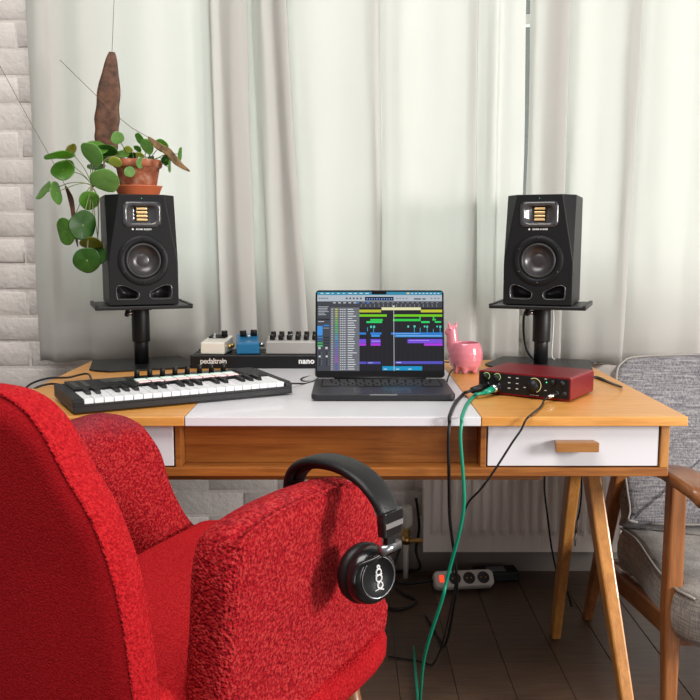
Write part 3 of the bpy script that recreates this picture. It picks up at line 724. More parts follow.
for x in (.075, .094):
    for z in (.043, .031, .019): MB().box(x-.003, x+.003, -.0016, -.0011, z-.0007, z+.0009).build('printed_mark', M_print, ai)
for x, z in ((.112, .024), (.160, .047), (.160, .022)): MB().box(x-.0025, x+.0025, -.0016, -.0011, z-.0007, z+.0007).build('printed_mark', M_print, ai)
MB().box(.125, .145, -.0016, -.0011, .0085, .0095).build('printed_mark', M_print, ai)
MB().lathe([(.0013, 0), (.0013, .0006)], 8, M=Matrix.Translation((.162, -.0012, .040)) @ Matrix.Rotation(pi/2, 4, 'X')).build('status_light', M_led, ai)
bpy.context.view_layer.update()
AI = ai.matrix_basis.copy()
def aip(x, y, z): return AI @ Vector((x, y, z))

# ------------------------------------------------------------------ cables
def on(px, py, r=.003, z=DT):
    lo_, hi_ = .5, 4.0
    for _ in range(50):
        m_ = (lo_+hi_)/2
        if at(px, py, m_).z > z+r: lo_ = m_
        else: hi_ = m_
    return at(px, py, lo_)
def cable(name, pts, r, m, label, plugs=(), n=7):
    P = [Vector((q.x, q.y, max(q.z, r+.0008))) for q in smoothpath(pts, n)]
    o = MB().tube(P, r, 10).build(name, m)
    tag(o, label, 'cable')
    for nm, p0, p1, r0, r1, mm in plugs: MB().cyl(p0, p1, r0, r1, 18).build(nm, mm, o)
    return o
j1 = aip(.020, -.002, .018); j1b = aip(.010, -.052, .015)
j2 = aip(.046, -.002, .018); j2b = aip(.038, -.052, .012)
cable('microphone_cable', [j1b, aip(.005, -.075, .013), on(464, 393, .004), on(455, 403, .004), Vector((.197, 1.680, DT+.003)), at(449.5, 424, 1.668), at(448.5, 440, 1.662), at(449, 480, 1.68), at(450, 520, 1.75), at(455, 560, 1.85), at(457, 583, 1.93), at(455, 600, 2.0), (.25, 2.2, .006), (.22, 2.40, .006)], .0034, M_rubber,
      'thick black cable hanging over the desk front beside the green one',
      [('plug', j1, j1b, .0095, .0075, M_rubber)])
cable('microphone_cable', [j2b, aip(.030, -.075, .011), on(476, 394, .004), on(467, 404, .004), Vector((.222, 1.680, DT+.003)), at(461.5, 424, 1.666), at(460.5, 440, 1.660), at(463.5, 480, 1.66), at(464, 505, 1.66), at(460, 530, 1.67), at(452, 560, 1.69), at(446, 583, 1.70), at(442, 600, 1.70), (.16, 1.76, .2), (.16, 1.9, .006), (.17, 2.2, .006)], .0036, M_green,
      'bright green cable running from the red interface down the desk front',
      [('plug', aip(.045, -.022, .017), j2b, .0078, .006, M_green), ('plug_shell', j2, aip(.045, -.022, .017), .0092, .0085, M_chrome)])
j3 = aip(.186, -.001, .018); j3b = aip(.178, -.030, .013)
cable('headphone_cable', [j3b, aip(.174, -.042, .009), on(541, 406.5, .004), Vector((at(531, 415, 1.69).x, 1.683, DT+.005)), Vector((at(526, 420, 1.67).x, 1.671, DT-.004)), at(521, 430, 1.667), at(512, 443, 1.664), at(494, 471, 1.664), at(480, 490, 1.68), at(467, 505, 1.72), at(458, 535, 1.78), at(453, 570, 1.86), at(454, 592, 1.95), (.21, 2.1, .004), (.1, 2.15, .004)], .0022, M_rubber,
      'thin black lead slanting from the interface headphone socket over the drawer',
      [('plug', j3, j3b, .0045, .0036, M_chrome)])
cable('power_cable', [at(545, 470, 2.40), at(544.5, 490, 2.40), at(548, 520, 2.40), at(552, 550, 2.40), at(559, 580, 2.42), at(567, 592, 2.45), (.66, 2.46, .004)], .0028, M_rubber, 'black cable dropping behind the left of the two right desk legs')
e0 = at(577.5, 520, 2.35); e1 = at(576, 533, 2.35); e2 = at(575, 546, 2.35)
cable('instrument_cable', [at(581, 468, 2.35), at(581.5, 490, 2.35), at(580, 508, 2.35), e0], .0024, M_rubber, 'short black cable end with a bare metal jack hanging between the desk legs',
      [('plug_sleeve', e0, e1, .005, .004, M_alu), ('jack_tip', e1, e2, .0022, .0018, M_chrome)])
bpy.context.view_layer.update(); KM = kb.matrix_basis.copy()
z0 = DT+.0032
b1 = KM @ Vector((.10, KW+.001, .012)); b2 = KM @ Vector((.055, KW+.001, .012))
cable('usb_cable', [b1, KM @ Vector((.09, KW+.03, .010)), at(88, 375.5, 2.16)+Vector((0, 0, .004)), at(68, 377.5, 2.12), at(50, 378, 2.15), at(35, 382, 2.12), at(26, 388, 2.09), at(18, 402, 2.12), at(15, 440, 2.2), (-.95, 2.35, .2), (-1.0, 2.45, .003)], .0026, M_rubber, 'upper of two black cables leaving the keyboard over the desk edge')
cable('usb_cable', [b2, KM @ Vector((.05, KW+.03, .007)), at(56, 384, 2.03), at(44, 385, 2.02), at(34, 389, 2.01), at(28, 396, 2.02), at(24, 420, 2.06), (-.86, 2.2, .3), (-.9, 2.35, .003)], .0026, M_rubber, 'lower of two black cables leaving the keyboard over the desk edge')
q = KM @ Vector((KL+.0005, .06, .012))
cable('usb_cable', [q, at(297, 383.5, 2.04), at(306, 383.5, 2.08), at(316, 380, 2.13), at(318, 377, 2.2), at(309, 376.5, 2.2), at(301, 379, 2.14), at(306, 381.5, 2.11), at(322, 379.5, 2.17), (.0, 2.2, z0)], .0022, M_rubber, 'coiled black cable between the keyboard and the laptop on the white panel')
cable('speaker_cable', [(SPR.x-.025, SPR.y+.06, DT+.16), at(524, 316, 2.46), at(524, 335, 2.46), at(527, 350, 2.46), at(533, 358, 2.47), at(545, 362, 2.475)], .0036, M_rubber, 'thick black cable curving down left of the right stand column')
cable('speaker_cable', [(SPR.x+.04, SPR.y+.05, DT+.163), at(553.5, 320, 2.47), at(552.5, 340, 2.47), at(552, 357, 2.475), at(560, 361, 2.47)], .0022, M_print, 'thin white cable hanging straight right of the right stand column')
cable('patch_cable', [aip(IL-.01, IW+.001, .03), aip(IL+.0, IW+.02, .034), aip(IL+.025, IW+.035, .022), aip(IL+.03, IW+.10, .004), (.60, 2.30, z0), (.62, 2.44, z0)], .0026, M_rubber, 'short black lead at the rear corner of the red interface')
cable('charging_cable', [(LX+LW/2+.001, LY0+LD-.03, DT+.009), at(450.5, 371.8, 2.06), at(455, 368.5, 2.14), at(452, 363, 2.3), (.25, 2.45, z0)], .002, M_rubber, 'short black charging lead at the right side of the laptop')

# ------------------------------------------------------------------ pink llama planter
LLS = 1.06
M_pinkc = mat('pink_glazed_ceramic', (.60, .19, .24), .14, coat=.5, noise_s=25, noise_a=.06)
lp = thing('llama_planter', (at(465, 368, 2.26).x, 2.26, DT), 0, 'glossy pink ceramic llama planter beside the laptop', 'planter')
lp.scale = (LLS, LLS, LLS)
mb = MB()
def E(c, r, n=24, M=None):
    rings = []
    for i in range(1, 15):
        a = -pi/2+pi*i/15; rings.append([(c[0]+r[0]*cos(a)*cos(2*pi*j/n), c[1]+r[1]*cos(a)*sin(2*pi*j/n), c[2]+r[2]*sin(a)) for j in range(n)])
    mb.loft(rings, 0, True, True, True, M)
prof = [(.012, .0045), (.028, .008), (.038, .018), (.0425, .034), (.0425, .050), (.039, .065), (.0345, .0755), (.0300, .0765), (.0320, .066), (.035, .050), (.033, .030), (.020, .019), (.001, .017)]
rings = [[(r*cos(2*pi*j/40)*1.0+.001, r*sin(2*pi*j/40)*.92, z) for j in range(40)] for r, z in prof]
mb.loft(rings, 0, True, True, True)
mb.tube(smoothpath([(-.020, 0, .045), (-.029, 0, .062), (-.0325, 0, .082), (-.0335, 0, .100), (-.034, 0, .108)], 5), [.019-.0004*k for k in range(21)], 20)
E((-.0345, 0, .106), (.0135, .0125, .0125)); E((-.0440, 0, .1005), (.0085, .0085, .0075)); E((-.0395, 0, .103), (.011, .0105, .0105))
for s in (-1, 1):
    mb.loft([[(-.0325+s*.0082+.0042*k*cos(2*pi*j/12)+s*dx, s*.003+.0035*k*sin(2*pi*j/12), z) for j in range(12)] for k, z, dx in ((1, .112, 0), (1.05, .118, .0005), (.8, .123, .001), (.3, .1275, .001))])
for sx, sy in ((-.021, -.014), (-.004, -.022), (.019, -.014), (.019, .014), (-.019, .014)): mb.cyl((sx*1.1, sy*1.1, .0005), (sx*1.1, sy*1.1, .016), .0062, .011)
me = mb.mesh('body'); lo = obj('body', me, lp, M_pinkc)
rm = lo.modifiers.new('remesh', 'REMESH'); rm.mode = 'VOXEL'; rm.voxel_size = .0016; rm.use_smooth_shade = True
sm_ = lo.modifiers.new('smooth', 'SMOOTH'); sm_.factor = .5; sm_.iterations = 5
M_eye = mat('dark_eye_glaze', (.05, .01, .015), .2)
MB().cyl((-.0405, -.0112, .1085), (-.0412, -.0128, .1085), .0011, n=10).build('eye', M_eye, lp)

# ------------------------------------------------------------------ potted money plant
M_terra = mat('terracotta', (.36, .13, .07), .75, noise_s=48, noise_a=.45, bump=.3, bump_s=120, det=6)
rr_ = [n for n in M_terra.node_tree.nodes if n.type == 'VALTORGB'][0].color_ramp
rr_.elements[0].color = (.30, .085, .04, 1); rr_.elements[0].position = .42; rr_.elements[1].color = (.46, .30, .22, 1); rr_.elements[1].position = .72
e_ = rr_.elements.new(.56); e_.color = (.42, .13, .06, 1)
M_terra2 = mat('smooth_terracotta', (.55, .13, .05), .5, noise_s=30, noise_a=.06)
M_soil = mat('potting_soil', (.035, .022, .014), .95, noise_s=90, noise_a=.5, bump=1, bump_s=120)
PX = at(139, 190, 2.39).x; PZ = DT+.1762+.289
sc = thing('plant_saucer', (PX, 2.385, PZ), 0, 'shallow orange terracotta saucer on the left speaker', 'saucer')
MB().lathe([(.001, .0005), (.052, .0005), (.054, .003), (.063, .024), (.0655, .0265), (.0615, .0265), (.0595, .022), (.051, .005), (.001, .005)], 48).build('dish', M_terra2, sc)
pl = thing('money_plant', (PX, 2.385, PZ+.0053), 0, 'trailing round-leaved plant in a terracotta pot on top of the speaker', 'potted plant')
MB().lathe([(.001, 0), (.043, 0), (.045, .003), (.0575, .068), (.062, .070), (.0645, .072), (.0665, .088), (.064, .090), (.0605, .088), (.057, .070), (.055, .068)], 48, caps=False).build('pot', M_terra, pl)
MB().lathe([(.001, .080), (.03, .081), (.058, .078), (.056, .066), (.001, .066)], 40).build('soil', M_soil, pl)
def leaf_mat(name, c, c2):
    m = mat(name, c, .38, coat=.15, bump=.2, bump_s=60); nt = m.node_tree; b = nt.nodes['Principled BSDF']
    uvn = nt.nodes.new('ShaderNodeTexCoord'); g = nt.nodes.new('ShaderNodeTexGradient'); g.gradient_type = 'SPHERICAL'
    # pale dot where the stalk joins (object space centre of the leaf)
    mp = nt.nodes.new('ShaderNodeMapping'); mp.inputs['Scale'].default_value = (300, 300, 60)
    r = nt.nodes.new('ShaderNodeValToRGB'); r.color_ramp.elements[0].color = (*c, 1); r.color_ramp.elements[1].color = (.45, .58, .25, 1)
    n = nt.nodes.new('ShaderNodeTexNoise'); n.inputs['Scale'].default_value = 45; n.inputs['Detail'].default_value = 4
    r2 = nt.nodes.new('ShaderNodeValToRGB'); r2.color_ramp.elements[0].position = .35; r2.color_ramp.elements[1].position = .68
    r2.color_ramp.elements[0].color = (*c, 1); r2.color_ramp.elements[1].color = (*c2, 1)
    mx = nt.nodes.new('ShaderNodeMix'); mx.data_type = 'RGBA'; mx.inputs['B'].default_value = (.42, .55, .22, 1)
    nt.links.new(uvn.outputs['Object'], mp.inputs[0]); nt.links.new(mp.outputs[0], g.inputs[0]); nt.links.new(uvn.outputs['Object'], n.inputs['Vector'])
    nt.links.new(n.outputs['Fac'], r2.inputs[0]); nt.links.new(r2.outputs[0], mx.inputs['A']); nt.links.new(g.outputs['Fac'], mx.inputs['Factor'])
    nt.links.new(mx.outputs['Result'], b.inputs['Base Color'])
    t = nt.nodes.new('ShaderNodeBsdfTranslucent'); t.inputs[0].default_value = (*[min(1, v*2.2) for v in c2], 1)
    ms = nt.nodes.new('ShaderNodeMixShader'); ms.inputs[0].default_value = .42; out = nt.nodes['Material Output']
    nt.links.new(b.outputs[0], ms.inputs[1]); nt.links.new(t.outputs[0], ms.inputs[2]); nt.links.new(ms.outputs[0], out.inputs[0])
    return m
LM_ = {'g': leaf_mat('leaf_green', (.075, .20, .02), (.15, .32, .045)), 'd': leaf_mat('leaf_dark_green', (.022, .085, .012), (.05, .15, .02)),
       'y': leaf_mat('leaf_yellow_green', (.30, .42, .06), (.45, .56, .14)), 'p': leaf_mat('leaf_pale_green', (.15, .29, .09), (.24, .41, .14)), 'o': leaf_mat('leaf_olive', (.12, .14, .02), (.25, .24, .04))}
M_stem = mat('plant_stem', (.18, .20, .07), .5); M_stem2 = mat('woody_stem', (.13, .09, .05), .7)
PL = Vector((PX, 2.385, PZ+.0053))
hub = at(92, 186, 2.30)
def leaf(px, py, Y, a, b, rot, kind, root_pt, flip=1):
    """oval on the picture (half axes a, b in px, long axis at rot degrees): a round leaf turned away by acos(b/a)"""
    c = at(px, py, Y); s = (Y*1.0)/F_PX; R_ = a*s
    ax = Vector((cos(radians(rot)), 0, sin(radians(rot)))); tilt = math.acos(min(1, b/a))
    vdir = (Vector((0, 0, CAM_Z))-c).normalized()
    ax = (ax-vdir*ax.dot(vdir)).normalized(); nrm = (Matrix.Rotation(tilt*flip, 3, ax) @ vdir).normalized(); yy = nrm.cross(ax)
    n = 24; vs = [(0, 0, -.04*R_)]; fs = []
    for i, q in enumerate((.35, .7, .92, 1)):
        for j in range(n):
            t = 2*pi*j/n; w = 1+.03*sin(3*t+px)+.02*sin(5*t+py)
            # slight notch where round leaf meets its veins
            vs.append((q*R_*w*cos(t), q*R_*w*sin(t)*.97, R_*(.10*q*q*cos(2*t)*.5-.04*(1-q)+.03*sin(4*t+py)*q*q-.06*q*q)))
    for j in range(n): fs.append((0, 1+j, 1+(j+1) % n))
    for i in range(3):
        for j in range(n): fs.append((1+i*n+j, 1+(i+1)*n+j, 1+(i+1)*n+(j+1) % n, 1+i*n+(j+1) % n))
    o = MB().add(vs, fs, 0, True).build('leaf', LM_[kind], pl)
    M = Matrix.Translation(c-PL) @ Matrix((ax, yy, nrm)).transposed().to_4x4(); o.matrix_basis = M
    so = o.modifiers.new('thick', 'SOLIDIFY'); so.thickness = .0012
    r0 = Vector(root_pt); mid = (r0+c)/2+Vector((random.uniform(-.004, .004), -.0, .012)); back = c-nrm*.004
    Mi = M.inverted(); pts = [Mi @ (p-PL) for p in smoothpath([r0, (r0*2+mid)/3+Vector((0, 0, .006)), mid, back-nrm*.006, c-nrm*.0006], 4)]
    MB().tube(pts, .0011, 6).build('stalk', M_stem, o)
T = lambda px, py, Y=2.36: at(px, py, Y)
r1 = T(92, 186, 2.35); pot_c = lambda dx=0: PL+Vector((dx, 0, .08))
big = [(60,157,2.30,15,3.8,4,'g',r1,1),(71.5,151,2.31,7.5,4.6,60,'o',r1,1),(63,169.5,2.33,12,9.6,25,'g',r1,-1),(57,193,2.32,11.5,5,100,'g',r1,1),(43,190,2.33,11,3.2,50,'g',r1,-1),
       (91.5,154.5,2.29,13,8.4,-52,'p',r1,1),(97,146.5,2.34,10.5,6.2,-12,'g',r1,-1),(105.5,151,2.35,11,5.5,-5,'d',r1,1),(105,181,2.25,14.5,11,-18,'p',r1,1),(96,166,2.36,9,3,2,'d',r1,-1),
       (89.3,200.5,2.33,10,9.4,20,'g',r1,1),(65.5,231.5,2.33,13.8,8.8,-78,'g',r1,1),(83.3,225.5,2.28,15,13.3,70,'d',r1,1),(91.5,244.5,2.31,11.5,6,-8,'o',r1,1),(87,260.5,2.27,13.5,13,0,'d',r1,1),(98,256,2.32,10,8,60,'d',r1,-1)]
small = [(117.5,138,2.34,6.6,6,30,'p',-.02,1),(111,150,2.36,7,4,-25,'g',-.03,1),(128,149.5,2.37,4.5,3.2,-10,'y',-.01,1),(115,162.5,2.32,6.8,4.8,-20,'y',-.03,1),(129.5,171.8,2.31,5.4,5.6,0,'p',-.015,1),
         (137.6,148.8,2.35,4.2,2.4,-35,'g',0,1),(140,155.5,2.34,4.6,2.2,-20,'y',.01,1),(140.6,163,2.32,5.6,3.6,80,'p',.0,1),(139.5,139,2.36,6.5,3.4,-60,'g',.01,1),(146.8,146.5,2.33,8.2,5.4,-60,'p',.02,1),
         (161.5,146,2.35,7.2,5.6,-50,'g',.03,1),(166,160,2.37,5.5,4.5,70,'d',.035,1),(180.8,154.2,2.34,6.8,1.9,85,'g',.04,1),(170.4,166.5,2.36,6.4,1.2,88,'g',.035,1),(122,153.5,2.38,8,3.4,5,'g',-.02,-1),
         (106,158,2.37,8,3.5,-30,'g',-.03,-1),(133,156,2.39,6,3,10,'d',0,1),(150,158.5,2.385,4.5,2.2,30,'d',.02,-1)]
for a in big:
    leaf(*a)
for px, py, Y, a, b, rot, kd, dx, fl in small: leaf(px, py, Y, a, b, rot, kd, pot_c(dx), fl)
# woody trailing stems
pts = smoothpath([PL+Vector((-.02, 0, .075)), PL+Vector((-.045, -.02, .098)), PL+Vector((-.075, -.05, .085)), T(104, 178, 2.33), T(92, 187, 2.35)], 6)
MB().tube([p-PL for p in pts], .0026, 8).build('trailing_stem', M_stem2, pl)
pts = smoothpath([T(92, 187, 2.35), T(97, 196, 2.34), T(98.5, 215, 2.34), T(97.5, 240, 2.34), T(96, 250, 2.33)], 6)
MB().tube([p-PL for p in pts], .0016, 8).build('trailing_stem', M_stem2, pl)
pts = smoothpath([PL+Vector((.02, 0, .078)), PL+Vector((.035, -.005, .105)), PL+Vector((.045, -.005, .125))], 6)
MB().tube([p-PL for p in pts], .0018, 8).build('trailing_stem', M_stem2, pl)
# dried brown pods hanging on threads around the plant
M_pod = mat('dried_brown_pod', (.095, .038, .018), .6, noise_s=70, noise_a=.5, bump=.6, bump_s=80); M_pod2 = mat('dried_tan_pod', (.15, .085, .03), .6, noise_s=60, noise_a=.75, bump=.6, bump_s=80)
M_thread = mat('thin_cord', (.12, .08, .05), .7)
def pod(pts, widths, m, label, cord=None, flat=.35):
    P = smoothpath(pts, 8); n = len(P); rings = []
    for i, p in enumerate(P):
        t = i/(n-1); k = t*(len(widths)-1); a = int(min(k, len(widths)-2)); w = widths[a]+(widths[a+1]-widths[a])*(k-a)
        d = (P[min(i+1, n-1)]-P[max(i-1, 0)]).normalized(); s = d.cross(Vector((0, 1, 0))).normalized(); u = s.cross(d)
        rings.append([tuple(p+w*(1+.05*sin(i*.9))*(cos(2*pi*j/16)*s+flat*sin(2*pi*j/16)*u*(1+.4*(cos(4*pi*j/16)))) ) for j in range(16)])
    o = MB().loft(rings).build('dried_pod', m); tag(o, label, 'dried pod')
    if cord: MB().tube(cord, .0008, 6).build('cord', M_thread, o)
u = 2.4/865
pod([T(65.5, 186, 2.38), T(71, 200, 2.38), T(74, 220, 2.38), T(76, 236, 2.38), T(77.8, 247, 2.38)], [.002, .0075, .0062, .006, .004, .0008], M_pod, 'long thin reddish brown dried pod hanging left of the speaker', [T(65.5, 186, 2.38), T(52, 160, 2.38), T(27, 116, 2.38), T(0, 66, 2.38)])
pod([T(148, 137, 2.30), T(157, 145, 2.30), T(168, 152, 2.30), T(178, 163, 2.30), T(190, 171.5, 2.30)], [.002, .0085, .0095, .0105, .0075, .0012], M_pod2, 'mottled brown dried pod slanting over the right of the plant pot', [T(148, 137, 2.30), T(132, 128, 2.30), T(117, 116, 2.30), T(60, 60, 2.30)])
pod([T(112, 52, 2.47), T(109, 90, 2.47), T(107, 120, 2.47), T(107, 140, 2.47), T(108, 152, 2.47)], [.008, .030, .034, .0345, .033, .024], M_pod, 'broad dark brown dried pod hanging behind the plant at the top', [T(112, 52, 2.47), T(114, 0, 2.47), T(114, -20, 2.47)], .25)

# ------------------------------------------------------------------ red armchair
def slab(outline, r, inset, mp, name, m, parent, n=6, rear=1.0, fill=(.82, .6, .38, .18)):
    """padded panel: closed outline (a,b) ; half thickness r along the third axis, rounded rim of width inset"""
    P = [Vector((a, b, 0)) for a, b in outline]; P = smoothpath(P, n, True); N = len(P)
    c = sum(P, Vector())/N
    area_ = sum(P[i].x*P[(i+1) % N].y-P[(i+1) % N].x*P[i].y for i in range(N)); sg = 1 if area_ > 0 else -1
    nrm = []
    for i in range(N):
        t = (P[(i+1) % N]-P[i-1]).normalized(); nrm.append(Vector((-t.y, t.x, 0))*sg)
    lay = []
    K = 7
    for k in range(K+1):
        ph = -pi/2+pi*k/K; lay.append((inset*(1-cos(ph))*(rear if ph < 0 else 1), r*sin(ph)))
    rings = []
    def ins(d): return [P[i]+nrm[i]*d for i in range(N)]
    i0 = ins(inset)
    for q in reversed(fill): rings.append([mp(c.x+(p.x-c.x)*q, c.y+(p.y-c.y)*q, -r*1.0) for p in ins(inset*rear)])
    for d, h in lay: rings.append([mp(p.x, p.y, h) for p in ins(d)])
    for q in fill: rings.append([mp(c.x+(p.x-c.x)*q, c.y+(p.y-c.y)*q, r*1.0) for p in i0])
    return MB().loft(rings, 0, True).build(name, m, parent, smooth=True), P, nrm

def worn(m, col, z0, z1, top=True, strength=.75):
    """worn, greyed nap along the top of an arm (stays with the cloth)"""
    nt = m.node_tree; b = nt.nodes['Principled BSDF']; src = b.inputs['Base Color'].links[0].from_socket
    tc = nt.nodes.new('ShaderNodeTexCoord'); sp_ = nt.nodes.new('ShaderNodeSeparateXYZ'); nt.links.new(tc.outputs['Object'], sp_.inputs[0])
    n = nt.nodes.new('ShaderNodeTexNoise'); n.inputs['Scale'].default_value = 30; n.inputs['Detail'].default_value = 5; nt.links.new(tc.outputs['Object'], n.inputs['Vector'])
    ma = nt.nodes.new('ShaderNodeMath'); ma.operation = 'MULTIPLY_ADD'; ma.inputs[1].default_value = .06; nt.links.new(n.outputs['Fac'], ma.inputs[0]); nt.links.new(sp_.outputs['Z'], ma.inputs[2])
    mr = nt.nodes.new('ShaderNodeMapRange'); mr.inputs['From Min'].default_value = z0+.03; mr.inputs['From Max'].default_value = z1+.03; mr.inputs['To Max'].default_value = strength; nt.links.new(ma.outputs[0], mr.inputs['Value'])
    mx = nt.nodes.new('ShaderNodeMix'); mx.data_type = 'RGBA'; mx.inputs['B'].default_value = (*col, 1)
    nt.links.new(src, mx.inputs['A']); nt.links.new(mr.outputs[0], mx.inputs['Factor']); nt.links.new(mx.outputs['Result'], b.inputs['Base Color']); return m
M_red1 = boucle_mat('red_wool_boucle', (.40, .006, .011), (.30, .003, .007), (.47, .014, .017), 260, .8, .004)
M_red2 = worn(boucle_mat('red_wool_speckled', (.36, .006, .012), (.16, .003, .008), (.48, .035, .035), 230, .9, .004), (.15, .03, .045), .73, .775, strength=.6)
M_red3 = boucle_mat('red_wool_seat', (.42, .007, .012), (.28, .004, .008), (.49, .02, .022), 380, .7, .002)
M_seam = mat('dark_red_seam', (.10, .004, .006), .9)
rc = thing('armchair', (-.29, 1.28, 0), math.atan2(-.458, .889), 'red wool armchair in the foreground with headphones hung on its arm', 'armchair')
half = [(.0, .915), (.035, .911), (.066, .898), (.093, .871), (.121, .823), (.152, .773), (.175, .705), (.19, .62), (.198, .52), (.192, .42), (.15, .385), (.0, .38)]
out = half+[(-a, b) for a, b in reversed(half[1:-1])]
bulge = lambda a, b: .02*(1-(a/.2)**2)
def mp_back(a, b, h):     # back leans away from the desk with height
    return (a*(1+(-.02 if h > 0 else 0)), -.255-.018*(1-(a/.2)**2)-.05*max(0, b-.70)+h, b)
bk_, P_, N_ = slab(out, .033, .022, mp_back, 'backrest', M_red1, rc, rear=.12)
M_red4 = boucle_mat('red_wool_back_cloth', (.40, .006, .011), (.33, .004, .009), (.45, .012, .016), 420, .3, .002)
bk_.data.materials.append(M_red4)
for f in bk_.data.polygons:
    if f.normal.y < -.55: f.material_index = 1
MB().tube([mp_back(p.x+q.x*.0015, p.y+q.y*.0015, -.031) for p, q in zip(P_, N_)]+[mp_back(P_[0].x+N_[0].x*.0015, P_[0].y+N_[0].y*.0015, -.031)], .0028, 8).build('seam', M_red1, bk_)
armC = [(-.172, .60), (-.174, .67), (-.165, .710), (-.145, .727), (-.09, .737), (0, .737), (.09, .730), (.15, .721), (.20, .698), (.245, .657), (.289, .597), (.319, .534), (.335, .47), (.325, .40), (.26, .365), (.1, .36), (-.08, .36), (-.15, .365), (-.168, .42), (-.172, .50)]
def mp_arm(sd, xf):
    def f(a, b, h): return (sd*(xf+.012*max(0, (b-.55))/.2), 0, 0) if False else (sd*(xf+(b-.55)*.10*(1 if b > .45 else .3))+h, a, b)
    return f
r_, P2, N2 = slab(armC, .036, .020, mp_arm(1, .205), 'arm', M_red2, rc)
MB().tube([mp_arm(1, .205)(p.x+q.x*.006, p.y+q.y*.006, .033) for p, q in zip(P2, N2)][12:50], .0022, 8).build('seam', M_red2, r_)
armB = [(-.20, .60), (-.16, .70), (-.08, .752), (.035, .774), (.113, .781), (.164, .776), (.213, .756), (.245, .722), (.265, .688), (.284, .620), (.318, .555), (.36, .50), (.38, .44), (.34, .375), (.24, .36), (0, .36), (-.18, .365), (-.22, .45)]
l_, P3, N3 = slab(armB, .036, .022, mp_arm(-1, .225), 'arm', M_red2, rc)
# seat and the shell below it
seat_o = [(-.185, -.235), (-.19, 0), (-.19, .25), (-.17, .355), (0, .385), (.15, .36), (.178, .25), (.172, 0), (.165, -.235), (0, -.245)]
slab(seat_o, .050, .03, lambda a, b, h: (a, b, .478+h+(.012*(b/.3) if h > 0 else 0)), 'seat', M_red3, rc)
slab([(-.27, -.26), (-.28, 0), (-.27, .33), (0, .36), (.24, .31), (.25, 0), (.24, -.26), (0, -.28)], .028, .02, lambda a, b, h: (a, b, .388+h), 'seat_shell', M_red1, rc)
for sx in (-1, 1):
    for y_, yy in ((-.20, -.27), (.24, .30)):
        MB().cyl((sx*.19, y_, .37), (sx*.235, yy, .0), .019, .011, 16).build('leg', M_teak_v, rc)

# ------------------------------------------------------------------ headphones on the arm
M_pad = mat('black_leatherette', (.008, .008, .0085), .45, spec=.35, bump=.25, bump_s=350); M_gloss = mat('gloss_black_plastic', (.010, .010, .011), .2)
M_grey_metal = mat('grey_metal_pivot', (.33, .34, .36), .28, .9)
hp = thing('headphones', (-.014, 1.264, .756), radians(-40), 'black over-ear headphones hanging over the arm of the red chair', 'headphones')
path = smoothpath([(-.098, 0, -.066), (-.095, 0, -.040), (-.078, 0, -.016), (-.048, 0, -.003), (-.01, 0, 0), (.026, 0, -.006), (.058, 0, -.021), (.081, 0, -.043), (.093, 0, -.066)], 7)
def band(path, w, t, name, m, parent, dy=0, y=0):
    rings = []; n = len(path)
    for i, p in enumerate(path):
        d = (path[min(i+1, n-1)]-path[max(i-1, 0)]).normalized(); nr = Vector((0, 1, 0)).cross(d)
        k = min(1, .80+.2*sin(pi*i/(n-1))*1.6); ring = []
        for j in range(20):
            a = 2*pi*j/20; ca, sa = cos(a), sin(a)
            u_ = (abs(ca)**.6)*(1 if ca >= 0 else -1)*w/2*k; v_ = (abs(sa)**.8)*(1 if sa >= 0 else -1)*t/2
            ring.append(tuple(p+Vector((0, 1, 0))*u_+nr*v_))
        rings.append(ring)
    return MB().loft(rings).build(name, m, parent)
band(path, .050, .015, 'headband', M_pad, hp)
inner = [p-((p-Vector((0, 0, -.09))).normalized()*.0085) for p in path[9:-9]]
band(inner, .030, .010, 'headband_cushion', M_pad, hp)
